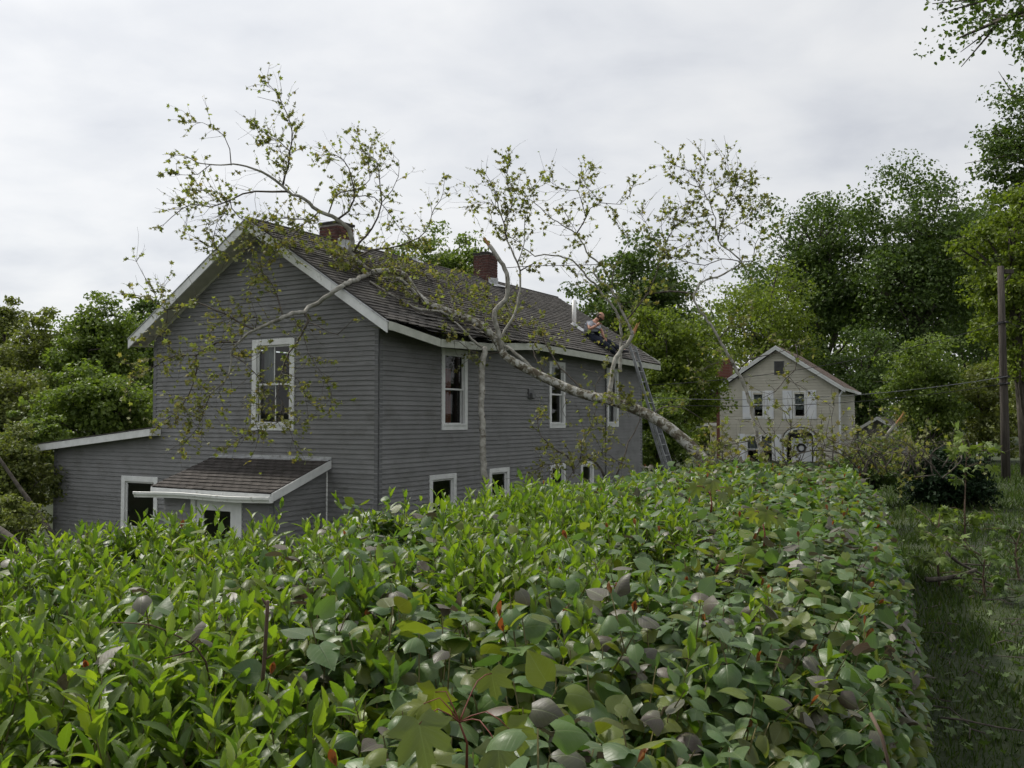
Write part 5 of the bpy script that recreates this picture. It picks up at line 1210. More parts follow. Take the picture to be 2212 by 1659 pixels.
# crushed twigs lying over the shingles along the trunk
def lying(x, y, h): return hp(x, y, roof_z(min(y, RY)) + h) - SB
for k in range(70):
    x = rs_.uniform(0.6, 6.2); y = rs_.uniform(-0.3, 2.7)
    if y > 0.55*x + 1.3: continue
    a = rs_.uniform(0, 6.28); ln = rs_.uniform(0.4, 1.3); P = []
    for j in range(4):
        t = j/3; P.append(lying(x + math.cos(a)*ln*t + rs_.normal()*0.05, y + math.sin(a)*ln*t*0.7 + rs_.normal()*0.05, 0.04 + 0.30*rs_.random()*(0.4+t)))
    R_ = [rs_.uniform(0.007, 0.016), 0.008, 0.006, 0.004]; pts, rs = smooth_path(P, R_, 0.14)
    q = MB(); q.tube(pts, rs, 5); q.build('branch', M['twig'], syc, smooth=True); grow(pts, rs, 0.32)
for k in range(44):                            # brush heap of broken boughs beyond the hedge
    u = rs_.uniform(1500, 2010) if k < 18 else rs_.uniform(1830, 2040); c = at(u, 1010 + rs_.uniform(0, 25), rs_.uniform(13.5, 16)) - SB; a = rs_.uniform(-1.2, 1.2); ln = rs_.uniform(0.3, 0.75)*(0.7 if u < 1560 else (0.95 if u > 1800 else 1))
    P = [c, c + Vector((math.sin(a)*0.4, rs_.normal()*0.15, 0.45))*ln, c + Vector((math.sin(a)*0.9 + rs_.normal()*0.1, rs_.normal()*0.3, 0.72))*ln, c + Vector((math.sin(a)*1.35, rs_.normal()*0.4, 0.80 + rs_.normal()*0.2))*ln]
    pts, rs = smooth_path(P, [0.014, 0.011, 0.007, 0.004], 0.12); q = MB(); q.tube(pts, rs, 5); q.build('branch', M['twig'], syc, smooth=True); grow(pts, rs, 0.2 if u < 1790 else 0.26)
tag(tw.build('twigs', M['twig'], syc), kind='stuff')
LP = np.array(LP); LF = np.array(LF); LN = np.array(LN); LS = np.array(LS); wh = rs_.integers(0, 3, len(LP)); rot = frames(LF, LN)
order = np.argsort(-(LS / (LP[:, 1] + SB.y))); big = order[:300]; rest = order[300:]
lm = []
for tv, tf in T_SYC: lm.append(tri_mesh('leaf', tv, tf, np.zeros(len(tf)), [FOL['syc']]))
for i in big:
    o = bpy.data.objects.new('leaf', lm[wh[i]]); o.matrix_local = Matrix.Translation(LP[i]) @ Matrix(rot[i].tolist()).to_4x4() @ Matrix.Scale(float(LS[i]), 4); link(o, syc)
tag(scatter('foliage', T_SYC, wh[rest], LP[rest], rot[rest], LS[rest], np.zeros(len(rest), int), [FOL['syc']], syc), kind='stuff')
print('sycamore leaves', len(LP))
# ---------------------------------------------------------------- lilac hedge and the narrow-leaved shrub mixed into it
HT = ZE - 0.655                                    # clipped top of the hedge
POLY = np.array([(0.28, 0.75), (0.52, 1.64), (0.86, 2.2), (1.28, 3.05), (1.90, 4.4), (2.75, 6.5), (4.30, 10.4), (4.4, 11.6), (2.3, 11.3), (0.95, 9.2), (0.0, 7.6), (-0.85, 5.75), (-2.0, 5.2), (-2.45, 4.75), (-2.5, 3.6), (-2.6, 2.6), (-2.4, 0.75)])
def inside(x, y):
    c = np.zeros(x.shape, bool); n = len(POLY)
    for i in range(n):
        x0, y0 = POLY[i]; x1, y1 = POLY[(i+1) % n]
        hit = ((y0 > y) != (y1 > y)) & (x < (x1-x0)*(y-y0)/(y1-y0+1e-12)+x0); c ^= hit
    return c
def edge_dist(x, y):
    best = np.full(x.shape, 1e9); nx = np.zeros(x.shape); ny = np.zeros(x.shape); n = len(POLY)
    for i in range(n):
        a = POLY[i]; b = POLY[(i+1) % n]; d = b-a; L_ = d@d
        t = np.clip(((x-a[0])*d[0]+(y-a[1])*d[1])/L_, 0, 1); px = a[0]+t*d[0]; py = a[1]+t*d[1]; q = np.hypot(x-px, y-py); m = q < best
        best = np.where(m, q, best); o = np.array([d[1], -d[0]])/math.sqrt(L_); nx = np.where(m, o[0], nx); ny = np.where(m, o[1], ny)
    return best, nx, ny
def hedge_top(x, y, d):
    z = HT + 0.13*(vnoise(x*1.4+20, y*1.4+4)-0.5) + 0.07*(vnoise(x*4.1, y*4.1)-0.5)
    return z - 0.28*np.clip(1-d/0.42, 0, 1)**2
rh = np.random.default_rng(33)
def narrow_share(x, y):
    k = x/np.maximum(y, 0.4)
    a = 1/(1+np.exp((k+0.22)*13))                                   # left side
    b = np.exp(-((k-0.02)/0.15)**2) * 1/(1+np.exp(-(y-3.0)*2.2)) * 1/(1+np.exp((y-8.0)*2))   # bright band in the middle distance
    return np.clip(np.maximum(a*0.93, b*0.92) + 0.5*(vnoise(x*2.1+50, y*2.1)-0.55), 0.03, 0.97)

# leaf shapes
def blade(outline, nseg, fold, droop, twist=0.0, serr=0.0, roll=0.0):
    """leaf strip: outline(t) half width; two cells across each side of the midrib"""
    V = []; F = []
    for i in range(nseg+1):
        t = i/nseg; w = outline(t); a = droop*t*t
        y = t - 0.18*abs(droop)*t**3; zc_ = -a*0.5; s = serr*w*(1 if i % 2 else -0.4) if 0 < i < nseg else 0
        ye = t*0.96 if i else -0.0
        V += [(-(w+s), y - (0.05 if i == 0 else 0), zc_ + fold*w - roll*w*w*2), (0, y, zc_), (w+s, y - (0.05 if i == 0 else 0), zc_ + fold*w - roll*w*w*2)]
    for i in range(nseg):
        for k in range(2):
            a = i*3+k; F += [(a, a+1, a+4), (a, a+4, a+3)]
    V = np.array(V); ca = twist*V[:, 1]; x = V[:, 0]*np.cos(ca)-V[:, 2]*np.sin(ca); z = V[:, 0]*np.sin(ca)+V[:, 2]*np.cos(ca); V[:, 0] = x; V[:, 2] = z
    return V, np.array(F)
def blade5(outline, nseg, fold, droop, twist=0.0, roll=0.0, curl=0.0):
    """broader leaf strip, five points across, arched along its length and rounded over its sides"""
    V = []; F = []
    for i in range(nseg+1):
        t = i/nseg; w = outline(t); th = droop*t                       # arc: the blade bends down as it goes out
        y = math.sin(th)/droop if abs(droop) > 1e-3 else t; z = -(1-math.cos(th))/droop if abs(droop) > 1e-3 else 0
        for k in (-1, -0.5, 0, 0.5, 1):
            x = w*k; e = fold*abs(x) - roll*x*x*2.2 + curl*x
            V.append((x, y - (0.10 if i == 0 and abs(k) == 1 else (0.05 if i == 0 and k else 0)) + math.sin(th)*e, z + math.cos(th)*e))
    for i in range(nseg):
        for k in range(4):
            a = i*5+k; F += [(a, a+1, a+6), (a, a+6, a+5)]
    V = np.array(V); ca = twist*V[:, 1]; x = V[:, 0]*np.cos(ca)-V[:, 2]*np.sin(ca); z = V[:, 0]*np.sin(ca)+V[:, 2]*np.cos(ca); V[:, 0] = x; V[:, 2] = z
    return V, np.array(F)
heart = lambda t: 0.0 if t >= 1 else 0.46*(math.sin(math.pi*min(1, (t*0.80+0.20)))**0.85)*(1-t**2.0*0.62) if t > 0 else 0.20
lance = lambda t: 0.012 if t in (0,) else (0.0 if t >= 1 else 0.155*math.sin(math.pi*t**0.85)**0.9)
bud = lambda t: 0.02 if t == 0 else (0.0 if t >= 1 else 0.24*math.sin(math.pi*t))
def lobes_back(V):
    V = V.copy(); m = V[:, 1] < 0.02; V[m & (np.abs(V[:, 0]) > 0.05), 1] -= 0.10; return V
LIL_HI = [blade5(heart, 8, f, d, tw_, r_, c_) for f, d, tw_, r_, c_ in ((0.12, 0.7, 0, 0.5, 0), (-0.05, 1.1, 0.2, 0.7, 0.1), (0.30, 0.4, -0.25, 0.3, 0), (0.05, 1.5, 0.1, 0.6, -0.1), (-0.15, 0.9, 0.35, 0.9, 0.15), (0.45, 0.2, 0, 0.3, 0), (0.0, 1.2, -0.3, 0.5, -0.2), (0.15, 0.9, 0.15, 0.8, 0.1))]
LIL_LO = [blade(heart, 5, f, d, 0, 0, 0.5) for f, d in ((0.1, 0.5), (-0.05, 0.9), (0.3, 0.2))]
LIL_LO = [(lobes_back(v), f) for v, f in LIL_LO]
NAR_HI = [blade(lance, 12, f, d, tw_, 0.13) for f, d, tw_ in ((0.5, 0.3, 0), (0.7, -0.2, 0.3), (0.4, 0.7, -0.3), (0.6, 0.5, 0.2))]
NAR_LO = [blade(lance, 3, f, d) for f, d in ((0.5, 0.3), (0.6, -0.1), (0.4, 0.7))]
BUD = [blade(bud, 4, 0.8, -0.3)]
M['lilac_g'] = leafmat('lilac_leaf_green', [(0.064, 0.122, 0.036), (0.052, 0.106, 0.028), (0.080, 0.136, 0.052), (0.078, 0.142, 0.030), (0.086, 0.138, 0.060)], 0.30, 0.43, 0.5, under=(0.14, 0.19, 0.10), relief=42, vary=0.22)
M['lilac_backlit'] = leafmat('lilac_leaf_backlit', [(0.095, 0.132, 0.020), (0.118, 0.150, 0.024), (0.105, 0.118, 0.022)], 0.42, 0.45, 0.45, relief=42)  # yellow-green glow of backlit leaves put into the base colour
M['lilac_p'] = leafmat('lilac_leaf_purple', [(0.078, 0.066, 0.052), (0.096, 0.090, 0.070), (0.076, 0.050, 0.046), (0.075, 0.085, 0.055)], 0.20, 0.48, 0.55, tcol=(1.2, 1.0, 0.8), under=(0.15, 0.14, 0.11), relief=42)
M['lilac_o'] = leafmat('orange_bud', [(0.20, 0.085, 0.030), (0.25, 0.115, 0.03), (0.15, 0.055, 0.028)], 0.35, 0.45, 0.4, tcol=(1.6, 1.0, 0.6))
M['nar_g'] = leafmat('narrow_leaf', [(0.082, 0.142, 0.013), (0.130, 0.195, 0.016), (0.056, 0.110, 0.012), (0.180, 0.238, 0.020)], 0.42, 0.44, 0.5, under=(0.10, 0.17, 0.05), relief=55)
M['stem'] = surf('green_stem', (0.09, 0.085, 0.03), (0.15, 0.13, 0.05), 0.7, 12)
M['stem_b'] = surf('brown_stem', (0.07, 0.045, 0.030), (0.13, 0.09, 0.065), 0.85, 12)
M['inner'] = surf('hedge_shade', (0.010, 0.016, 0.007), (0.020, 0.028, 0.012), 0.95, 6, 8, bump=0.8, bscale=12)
LMATS = [M['lilac_g'], M['lilac_backlit'], M['lilac_p'], M['lilac_o'], M['nar_g']]

hedge = empty('lilac_hedge', (1.2, 4.0, gz(1.2, 4.0)), 0, 'broad clipped lilac hedge with heart-shaped green and purple leaves in the foreground', 'hedge')
shrub = empty('narrow_leaved_shrub', (-1.2, 3.0, gz(-1.2, 3.0)), 0, 'bright green shrub with narrow toothed leaves growing through the hedge on the left', 'shrub')
HB = np.array(hedge.location); SBn = np.array(shrub.location)
L_pos, L_fwd, L_nrm, L_scl, L_mat, L_tmp = [[] for _ in range(6)]
def put(pos, fwd, nrm, scl, mat, tmp):
    L_pos.append(pos); L_fwd.append(fwd); L_nrm.append(nrm); L_scl.append(scl); L_mat.append(mat); L_tmp.append(tmp)
stem_q = MB(); stem_n = MB()
# shoot positions: top of the hedge, denser close by, plus its right-hand flank
def shoots(n, y0, y1, dens_pow=1.0):
    x = rh.uniform(-2.7, 4.4, n); y = rh.uniform(y0, y1, n); m = inside(x, y) & (np.abs(x) < 0.62*y+0.35); return x[m], y[m]
parts_ = [shoots(3600, 0.75, 3.0), shoots(7000, 3.0, 7.0), shoots(6400, 7.0, 11.6)]
X = np.concatenate([p[0] for p in parts_]); Yh = np.concatenate([p[1] for p in parts_]); _k = ~((vnoise(X*1.5+31, Yh*1.5+12) < 0.30) & (rh.random(len(X)) < 0.55)); X, Yh = X[_k], Yh[_k]; D, NX, NY = edge_dist(X, Yh)
Zt = hedge_top(X, Yh, D); UPX = NX*np.clip(1-D/0.4, 0, 1)*0.8; UPY = NY*np.clip(1-D/0.4, 0, 1)*0.8
nT = len(X)
fl = []
for i in range(7):                                  # flank facing the lawn
    a, b = POLY[i], POLY[i+1]; d = b-a; L_ = np.linalg.norm(d); n = int(L_*520/(1+0.1*i)); t = rh.random(n); o = np.array([d[1], -d[0]])/L_
    h = rh.random(n)**0.8; bul = 0.10*np.sin(h*math.pi) - 0.02; px = a[0]+t*d[0]+o[0]*bul; py = a[1]+t*d[1]+o[1]*bul
    g0 = ground_z(px, py); z = HT - 0.22 - h*(HT - 0.35 - g0); fl.append(np.stack([px, py, z, np.full(n, o[0]*1.1), np.full(n, o[1]*1.1)], 1))
fl = np.concatenate(fl); X = np.concatenate([X, fl[:, 0]]); Yh = np.concatenate([Yh, fl[:, 1]]); Zt = np.concatenate([Zt, fl[:, 2]]); UPX = np.concatenate([UPX, fl[:, 3]]); UPY = np.concatenate([UPY, fl[:, 4]])
NS = narrow_share(X, Yh); NS[nT:] = 0.02
for i in range(len(X)):
    x, y = X[i], Yh[i]; near = y < 3.2; nar = rh.random() < NS[i]
    ax = np.array([UPX[i] + rh.normal()*0.22, UPY[i] + rh.normal()*0.22, 1.0]); ax /= np.linalg.norm(ax)
    ph = rh.uniform(0, 6.28); e1 = np.cross(ax, [0.3, 0.9, 0.1]); e1 /= np.linalg.norm(e1); e2 = np.cross(ax, e1)
    side_ = i >= nT
    if nar:
        ht = rh.uniform(0.16, 0.34) + (0.10 if rh.random() < 0.10 else 0); top = np.array([x, y, Zt[i] + rh.normal()*0.045 + 0.05 + (rh.uniform(0.07, 0.18) if rh.random() < 0.07 else 0)]); bs = top - ax*ht
        q = bs - SBn; stem_n.tube([q, q + ax*ht*0.99], [0.0028, 0.0012], 3, False) if y < 5 else None
        nodes = 6 if y < 5 else 4
        for k in range(nodes):
            f = (k+0.6)/nodes; p = bs + ax*ht*f; el = 0.45 + 0.75*f + rh.normal()*0.15; ln = rh.uniform(0.070, 0.118)*(1.0 - 0.35*f*f)
            for s in (0, 1):
                t = ph + k*1.57 + s*math.pi + rh.normal()*0.2; out_ = e1*math.cos(t)+e2*math.sin(t); fw = out_*math.cos(el)+ax*math.sin(el)
                put(p, fw, ax - out_*0.4 + rh.normal(size=3)*0.15, ln*(1 if y < 5 else 1.12), 4, (2, rh.integers(0, 4)) if near else (3, rh.integers(0, 3)))
    else:
        ht = rh.uniform(0.14, 0.30); top = np.array([x, y, Zt[i] + rh.normal()*0.05 + (rh.uniform(0.03, 0.12) if rh.random() < 0.09 else 0)]); bs = top - ax*ht
        q = bs - HB; stem_q.tube([q, q + ax*ht], [0.0032, 0.0016], 3, False) if y < 5 else None
        nodes = 4 if y < 6 else 3; purple = rh.random() < 0.12 + 0.20*(vnoise(x*0.9+7, y*0.9) > 0.55); yel = rh.random() < 0.22
        for k in range(nodes):
            f = (k+0.7)/nodes; p = bs + ax*ht*f; ln = rh.uniform(0.068, 0.116)*(1 - 0.40*f*f) * (1.08 if y < 2.2 else 1.0); el = -0.45 + 0.62*f + rh.normal()*0.32
            mat = 2 if (purple and f > 0.70 and rh.random() < 0.8) else (1 if (yel or rh.random() < 0.10) else 0)
            for s in (0, 1):
                if rh.random() < 0.06: continue
                t = ph + k*1.57 + s*math.pi + rh.normal()*0.25; out_ = e1*math.cos(t)+e2*math.sin(t); fw = out_*math.cos(el)+ax*math.sin(el)
                pp = p + out_*0.026 + ax*0.012
                put(pp, fw, out_*0.55 + np.array([0, 0, 0.85]) + rh.normal(size=3)*0.30, ln*(1 if y < 5 else 1.08), mat, (0, rh.integers(0, 8)) if near else (1, rh.integers(0, 3)))
        if rh.random() < 0.07 and not side_:
            for s in (0, 1):
                t = ph + s*math.pi; out_ = e1*math.cos(t)+e2*math.sin(t); put(top, out_*0.25+ax, -out_ + rh.normal(size=3)*0.1, rh.uniform(0.022, 0.046), 3, (4, 0))
# deeper leaves so that the gaps between shoots are leafy, not bare
n = 17000; x = rh.uniform(-2.7, 4.4, n); y = 0.75 + 10.8*rh.random(n)**1.15; m = inside(x, y) & (np.abs(x) < 0.62*y+0.4); x, y = x[m], y[m]; d_, _, _ = edge_dist(x, y); z = hedge_top(x, y, d_) - rh.uniform(0.10, 0.30, len(x)); nsh = narrow_share(x, y)
for i in range(len(x)):
    nar = rh.random() < nsh[i]; f = rh.normal(size=3); f[2] *= 0.5; near = y[i] < 2.6
    put(np.array([x[i], y[i], z[i]]), f, np.array([0, 0, 1.0]) + rh.normal(size=3)*0.4, rh.uniform(0.06, 0.10), 4 if nar else 0, ((2, rh.integers(0, 4)) if near else (3, rh.integers(0, 3))) if nar else ((0, rh.integers(0, 8)) if near else (1, rh.integers(0, 3))))
L_pos = np.array(L_pos); L_fwd = np.array(L_fwd); L_nrm = np.array(L_nrm); L_scl = np.array(L_scl); L_mat = np.array(L_mat); L_set = np.array([t[0] for t in L_tmp]); L_k = np.array([t[1] for t in L_tmp])
rot = frames(L_fwd, L_nrm)
SETS = [LIL_HI, LIL_LO, NAR_HI, NAR_LO, BUD]
print('hedge leaves', len(L_pos))
dist = np.linalg.norm(L_pos - np.array([0, 0, ZE]), axis=1)
ok = dist > 0.95                                    # nothing right against the lens
dy = L_pos[:, 1]*math.cos(TH) + (L_pos[:, 2]-ZE)*math.sin(TH); uu = CXP + FPX*L_pos[:, 0]/dy; vv = CYP - FPX*(-L_pos[:, 1]*math.sin(TH) + (L_pos[:, 2]-ZE)*math.cos(TH))/dy
seen = ok & (uu > -40) & (uu < 2250) & (vv < 1700)
def leaf_things(root, sel_sets, B):
    isl = np.isin(L_set, sel_sets)
    cand = np.nonzero(seen & isl & (np.isin(L_set, [0, 2])))[0]
    depth_in = L_pos[cand, 2] - HT
    big = cand[np.argsort(-(L_scl[cand]/dist[cand]) * (depth_in > -0.16))][:300]
    cache = {}
    for i in big:
        key = (int(L_set[i]), int(L_k[i]), int(L_mat[i]))
        if key not in cache:
            tv, tf = SETS[key[0]][key[1]]; cache[key] = tri_mesh('leaf', tv, tf, np.zeros(len(tf)), [LMATS[key[2]]], uv=tv[:, :2])
        o = bpy.data.objects.new('leaf', cache[key]); o.matrix_local = Matrix.Translation(L_pos[i]-B) @ Matrix(rot[i].tolist()).to_4x4() @ Matrix.Scale(float(L_scl[i]), 4); link(o, root)
    rest = ok & isl; rest[big] = False
    T = []; which = np.full(len(L_pos), -1); c = 0
    for s in sel_sets:
        for k in range(len(SETS[s])):
            which[(L_set == s) & (L_k == k)] = c; T.append(SETS[s][k]); c += 1
    tag(scatter('foliage', T, which[rest], L_pos[rest]-B, rot[rest], L_scl[rest], L_mat[rest], LMATS, root, uv=True), kind='stuff')
leaf_things(hedge, [0, 1, 4], HB); leaf_things(shrub, [2, 3], SBn)
tag(stem_q.build('stems', M['stem'], hedge), kind='stuff'); tag(stem_n.build('stems', M['stem'], shrub), kind='stuff')
# added solid core, the hedge's inner shade painted as its dark colour
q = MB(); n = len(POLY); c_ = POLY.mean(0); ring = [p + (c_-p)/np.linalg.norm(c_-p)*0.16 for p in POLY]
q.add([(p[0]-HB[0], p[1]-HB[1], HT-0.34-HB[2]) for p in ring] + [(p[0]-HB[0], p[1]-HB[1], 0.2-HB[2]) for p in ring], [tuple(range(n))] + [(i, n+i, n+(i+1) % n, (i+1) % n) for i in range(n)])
q.build('dark_core', M['inner'], hedge)

# ---------------------------------------------------------------- bare twigs standing out of the hedge
def bare_twig(rows, label, mat=None):
    root = None; q = MB()
    for pts, r0, r1 in rows:
        P = [at(*p) for p in pts]
        if root is None: root = P[0]
        pp, rr2 = smooth_path([p - root for p in P], list(np.linspace(r0*0.62, r1*0.62, len(P))), 0.03); q.tube(pp, rr2, 7)
    o = q.build('bare_twig', mat or M['stem_b'], None, smooth=True); o.location = root; tag(o, label, 'twig')
bare_twig([([(452, 1470, 2.05), (445, 1430, 2.02), (425, 1400, 2.0), (405, 1385, 1.98), (325, 1350, 1.93), (240, 1345, 1.9)], 0.0042, 0.002), ([(412, 1390, 1.98), (428, 1374, 1.97)], 0.003, 0.002), ([(420, 1405, 2.0), (350, 1424, 1.96)], 0.0035, 0.002)], 'bent brown twig lying across the left of the hedge')
bare_twig([([(566, 1490, 1.9), (570, 1440, 1.88), (577, 1330, 1.86), (578, 1298, 1.85)], 0.007, 0.006), ([(571, 1425, 1.88), (590, 1415, 1.87)], 0.004, 0.003), ([(578, 1312, 1.86), (566, 1292, 1.85)], 0.004, 0.003)], 'upright cut brown stem sticking out of the hedge')
bare_twig([([(1880, 1540, 1.75), (1905, 1590, 1.72), (1925, 1680, 1.7)], 0.006, 0.005)], 'dark twig poking from the shaded right flank of the hedge')

# ---------------------------------------------------------------- young maples growing through the hedge
FOL['maple'] = leafmat('maple_leaf', [(0.12, 0.145, 0.022), (0.155, 0.175, 0.026), (0.095, 0.125, 0.025)], 0.45, 0.55, 0.35, relief=45)
FOL['maple2'] = leafmat('maple_leaf_dull', [(0.085, 0.110, 0.036), (0.11, 0.13, 0.05)], 0.30, 0.6, 0.35, relief=45)
M['petiole'] = surf('red_petiole', (0.13, 0.035, 0.025), (0.19, 0.055, 0.035), 0.6, 10)
mme = [tri_mesh('leaf', *T_MAPLE[k], np.zeros(len(T_MAPLE[k][1])), [f], uv=T_MAPLE[k][0][:, :2]) for k in (0, 1) for f in (FOL['maple'], FOL['maple2'])]
def sapling(base, joint, leaves, label, sr=0.004):
    b0 = at(*base); root = empty('maple_seedling', b0, 0, label, 'seedling'); j = at(*joint) - b0; q = MB(); q.tube([Vector((0, 0, 0)), j*0.55 + Vector((0.008, 0, 0)), j], [sr*1.3, sr, sr*0.8], 7); q.build('stem', M['petiole'], root, smooth=True)
    for (u, v, Y, tip, size, m_) in leaves:
        p = at(u, v, Y) - b0; q = MB(); pp, rr2 = smooth_path([j, j.lerp(p, 0.55) + Vector((0, 0, 0.025)), p], [sr*0.7, sr*0.5, sr*0.45], 0.02); q.tube(pp, rr2, 6); q.build('petiole', M['petiole'], root, smooth=True)
        fw = Vector(tip).normalized(); nn = Vector((rh.normal()*0.3, -0.75, 0.75)); R_ = frames(np.array([fw]), np.array([nn]))[0]
        o = bpy.data.objects.new('leaf', mme[m_]); o.matrix_local = Matrix.Translation(p) @ Matrix(R_.tolist()).to_4x4() @ Matrix.Scale(size, 4); link(o, root)
sapling((1008, 1660, 1.62), (992, 1560, 1.60), [(940, 1495, 1.62, (-0.2, 0.2, -0.9), 0.062, 0), (905, 1565, 1.55, (0.25, -0.3, -1), 0.085, 1), (1062, 1455, 1.68, (0.15, 0.1, -0.9), 0.060, 1), (1100, 1575, 1.56, (0.6, -0.2, -0.7), 0.066, 0), (1075, 1612, 1.52, (0.1, -0.4, -0.9), 0.062, 1), (915, 1520, 1.60, (-0.8, 0, -0.5), 0.045, 0)], 'maple seedling with red stalks and large drooping leaves at the bottom centre', 0.0022)
sapling((1535, 1110, 5.6), (1535, 1070, 5.6), [(1505, 1050, 5.6, (-0.4, -0.3, -0.7), 0.085, 0), (1540, 1040, 5.5, (0.1, -0.3, -0.9), 0.09, 3), (1575, 1055, 5.5, (0.5, -0.3, -0.6), 0.08, 0), (1520, 1045, 5.7, (-0.1, 0, 0.5), 0.07, 1), (1560, 1065, 5.4, (0.2, -0.5, -0.7), 0.075, 1)], 'yellow-green maple seedling at the far middle of the hedge', 0.005)
sapling((1650, 1180, 4.2), (1648, 1130, 4.2), [(1630, 1105, 4.2, (-0.4, -0.3, -0.8), 0.065, 0), (1655, 1110, 4.1, (0.1, -0.4, -0.9), 0.075, 0), (1680, 1120, 4.2, (0.5, -0.2, -0.7), 0.06, 1)], 'small yellow maple seedling right of the hedge centre', 0.004)
sapling((862, 1400, 2.6), (862, 1372, 2.6), [(848, 1352, 2.6, (-0.5, 0, 0.7), 0.035, 1), (868, 1348, 2.6, (0.2, 0, 0.9), 0.038, 1), (885, 1362, 2.58, (0.7, -0.2, 0.3), 0.035, 1), (840, 1368, 2.58, (-0.8, -0.2, 0.1), 0.035, 0), (862, 1385, 2.55, (0.3, -0.6, -0.3), 0.045, 0)], 'tiny bronze maple sprout in the centre of the hedge', 0.0025)

# ---------------------------------------------------------------- sapling, dropped boughs and grass on the lawn
def yard_bush(u, v, Y, base_v, spread, nb, label, mat, size, name='maple_sapling', lean=(0, 0)):
    b0 = at(u, base_v, Y); b0.z = gz(b0.x, b0.y); root = empty(name, b0, 0, label, 'sapling' if name == 'maple_sapling' else 'branch'); topv = at(u, v, Y) - b0; q = MB(); pos, fw, nn, sc = [], [], [], []
    main, mr = smooth_path([Vector((0, 0, -0.05)), topv*0.5 + Vector(rh.normal(size=3))*0.04, topv + Vector((lean[0], lean[1], 0))], [0.016, 0.011, 0.004], 0.08); q.tube(main, mr, 7)
    for k in range(nb):
        i = rh.integers(len(main)//5, len(main)); p = main[i]; d = Vector(rh.normal(size=3)); d.z = abs(d.z)*0.5; d.normalize(); e = p + d*spread*rh.uniform(0.3, 1); q.tube([p, p.lerp(e, 0.5) + Vector((0, 0, 0.03)), e], [0.006, 0.004, 0.002], 5)
        for _ in range(rh.integers(4, 9)):
            pos.append(p.lerp(e, rh.uniform(0.3, 1.05)) + Vector(rh.normal(size=3))*0.03); f = rh.normal(size=3); f[2] -= 0.5; fw.append(f); nn.append(np.array([0, -0.2, 1]) + rh.normal(size=3)*0.4); sc.append(size*rh.uniform(0.6, 1.2))
    q.build('stem', M['stem_b'], root, smooth=True)
    n_ = len(pos); tag(scatter('foliage', T_MAPLE, rh.integers(0, 2, n_), np.array([tuple(p) for p in pos]), frames(np.array(fw), np.array(nn)), np.array(sc), np.zeros(n_, int), [mat], root), kind='stuff')
yard_bush(2088, 975, 11.5, 1300, 0.5, 17, 'slender maple sapling in front of the juniper mound', FOL['mid'], 0.10)
yard_bush(2130, 1190, 9.6, 1290, 0.6, 11, 'leafy low maple sprout on the lawn right of the hedge', FOL['dark'], 0.10)
yard_bush(2205, 1150, 10.5, 1300, 0.6, 10, 'leafy maple sprout at the right edge of the lawn', FOL['dark'], 0.10)
yard_bush(2030, 1110, 10.2, 1260, 0.5, 11, 'small maple sprout hugging the far corner of the hedge', FOL['mid'], 0.10)
def bough(rows, label):
    p0 = at(*rows[0][0][0]); root = empty('dropped_bough', p0, 0, label, 'branch', 'dropped boughs on the lawn')
    for pts, r0, r1 in rows:
        P = [at(*p) - p0 for p in pts]; pp, rr2 = smooth_path(P, list(np.linspace(r0, r1, len(P))), 0.1); q = MB(); q.tube(pp, rr2, 8); q.build('branch', M['bark_dark'], root, smooth=True)
bough([([(2000, 1252, 9.9), (2040, 1250, 9.9), (2090, 1238, 9.9), (2110, 1230, 9.9)], 0.030, 0.018), ([(2050, 1248, 9.9), (2120, 1252, 9.8), (2160, 1275, 9.6), (2185, 1300, 9.4)], 0.014, 0.005)], 'broken dark bough lying on the lawn beside the hedge')
bough([([(2040, 1190, 10.4), (2070, 1215, 10.3), (2110, 1235, 10.2), (2180, 1265, 10.1)], 0.022, 0.008), ([(2075, 1218, 10.3), (2140, 1222, 10.3)], 0.012, 0.006)], 'second dark bough crossing the lawn further back')
bough([([(2030, 1550, 4.6), (2080, 1555, 4.55), (2150, 1570, 4.5), (2215, 1580, 4.5)], 0.006, 0.004)], 'long thin stick on the dark ground at lower right')
M['stake'] = surf('white_stake', (0.55, 0.56, 0.56), (0.65, 0.66, 0.66), 0.5)
b_ = at(2110, 1000, 27); b_.z = gz(b_.x, b_.y); q = MB(); q.tube([(0, 0, -0.1), (0.02, 0, at(2117, 955, 27).z - b_.z)], 0.02, 8); o = q.build('marker_stake', M['stake']); o.location = b_; tag(o, 'thin white marker stake left of the utility pole', 'stake')
# dead limb hanging over the left shrubs
q = MB(); P = [at(130, 1200, 18), at(115, 1160, 18), at(80, 1105, 18.2), at(40, 1050, 18.4), at(-5, 985, 18.6)]; p0 = P[0]; pp, rr2 = smooth_path([p - p0 for p in P], [0.07, 0.06, 0.05, 0.04, 0.03], 0.15); q.tube(pp, rr2, 9); o = q.build('dead_limb', M['bark_dark'], None, True); o.location = p0; tag(o, 'grey dead limb leaning across the shrubs at the left edge', 'branch')
q = MB(); P = [at(60, 1250, 6.2), at(48, 1200, 6.2), at(25, 1165, 6.3), at(-10, 1140, 6.4)]; p0 = P[0]; pp, rr2 = smooth_path([p - p0 for p in P], [0.035, 0.033, 0.03, 0.028], 0.1); q.tube(pp, rr2, 9); o = q.build('dead_limb', M['bark_dark'], None, True); o.location = p0; tag(o, 'thick brown limb rising behind the left end of the hedge', 'branch')
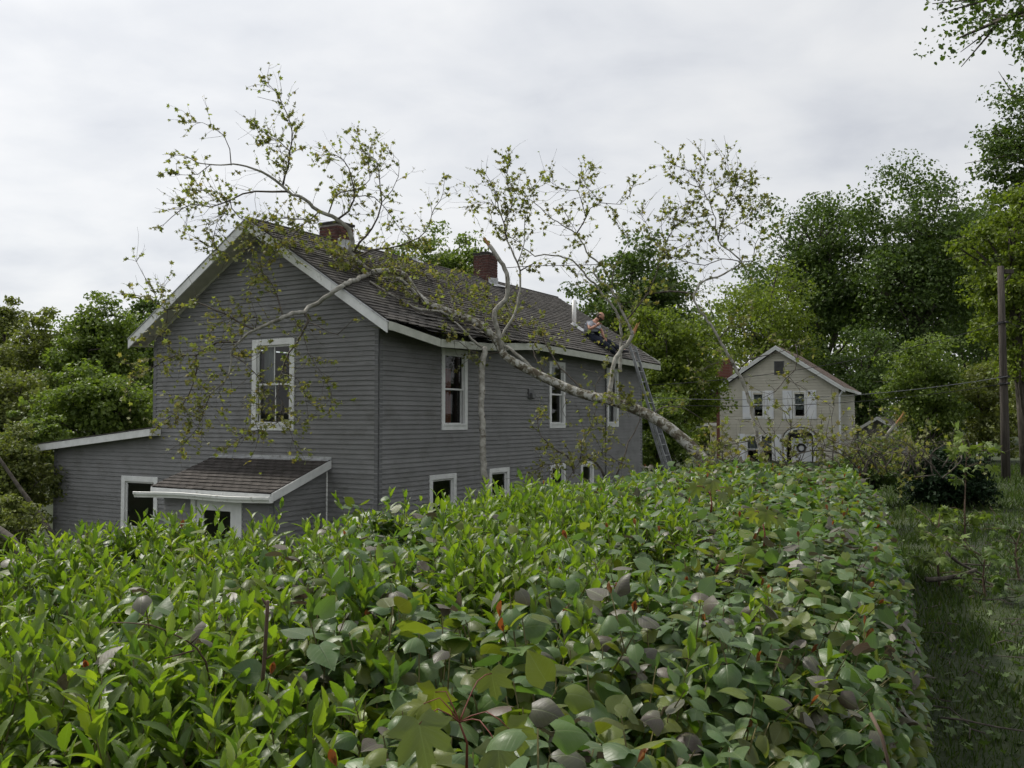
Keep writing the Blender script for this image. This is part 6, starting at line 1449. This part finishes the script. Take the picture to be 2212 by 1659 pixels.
# grass
M['grass'] = leafmat('grass_blade', [(0.038, 0.068, 0.016), (0.058, 0.092, 0.022), (0.030, 0.055, 0.014), (0.075, 0.088, 0.034)], 0.30, 0.6, 0.2)
T_BLADE = [tpl([(-0.06,0,0),(0.06,0,0),(0.05,0.55,0.04),(-0.05,0.55,0.04),(0.0,1,0.22)], [(0,1,2),(0,2,3),(3,2,4)])]
n = 240000; y = 1.2 + 34*rh.random(n)**1.7; k = 0.05 + 1.4*rh.random(n)**2.0; x = k*y + rh.normal(size=n)*0.3; m = ~inside(x, y); x, y = x[m], y[m]; hx, hy = house_local(x, y); m = ~((hx > -0.2) & (hx < 12.9) & (hy > -0.1)); x, y = x[m], y[m]; n = len(x)
fwd = rh.normal(size=(n, 3))*0.42; fwd[:, 2] = 1; gp = np.stack([x, y, ground_z(x, y)-0.01], 1)
tag(scatter('grass', T_BLADE, np.zeros(n, int), gp, frames(fwd, rh.normal(size=(n, 3))), rh.uniform(0.03, 0.12, n)*(0.7+0.045*y)*(0.45 + 1.2*vnoise(x*1.3, y*1.3)), np.zeros(n, int), [M['grass']], None), 'short green lawn grass right of the hedge', 'grass', kind='stuff')

# storm litter on the lawn: torn leaves and snapped twigs
n = 900; y = 5.0 + 20*rh.random(n)**1.4; x = rh.uniform(0.38, 0.66, n)*y; m = ~inside(x, y); x, y = x[m], y[m]; n = len(x)
f = rh.normal(size=(n, 3)); f[:, 2] *= 0.25
tag(scatter('leaf_litter', T_SYC, rh.integers(0, 3, n), np.stack([x, y, ground_z(x, y)+rh.uniform(0.01, 0.07, n)], 1), frames(f, np.array([0, 0, 1.0]) + rh.normal(size=(n, 3))*0.4), rh.uniform(0.03, 0.08, n), np.zeros(n, int), [FOL['dark']], None), 'torn leaves strewn over the lawn', 'leaf litter', kind='stuff')
q = MB()
for k in range(90):
    y = 3.5 + 16*rh.random(); x = rh.uniform(0.44, 0.64)*y
    if inside(np.array([x]), np.array([y]))[0]: continue
    a = rh.uniform(0, 6.28); l = rh.uniform(0.12, 0.5); z = gz(x, y) + 0.03; q.tube([(x, y, z), (x+math.cos(a)*l*0.5, y+math.sin(a)*l*0.5, z+rh.uniform(0, 0.06)), (x+math.cos(a+0.4)*l, y+math.sin(a+0.4)*l, z+0.02)], [0.006, 0.005, 0.003], 5)
tag(q.build('twig_litter', M['twig'], None), 'snapped twigs strewn over the lawn', 'twig litter', kind='stuff')
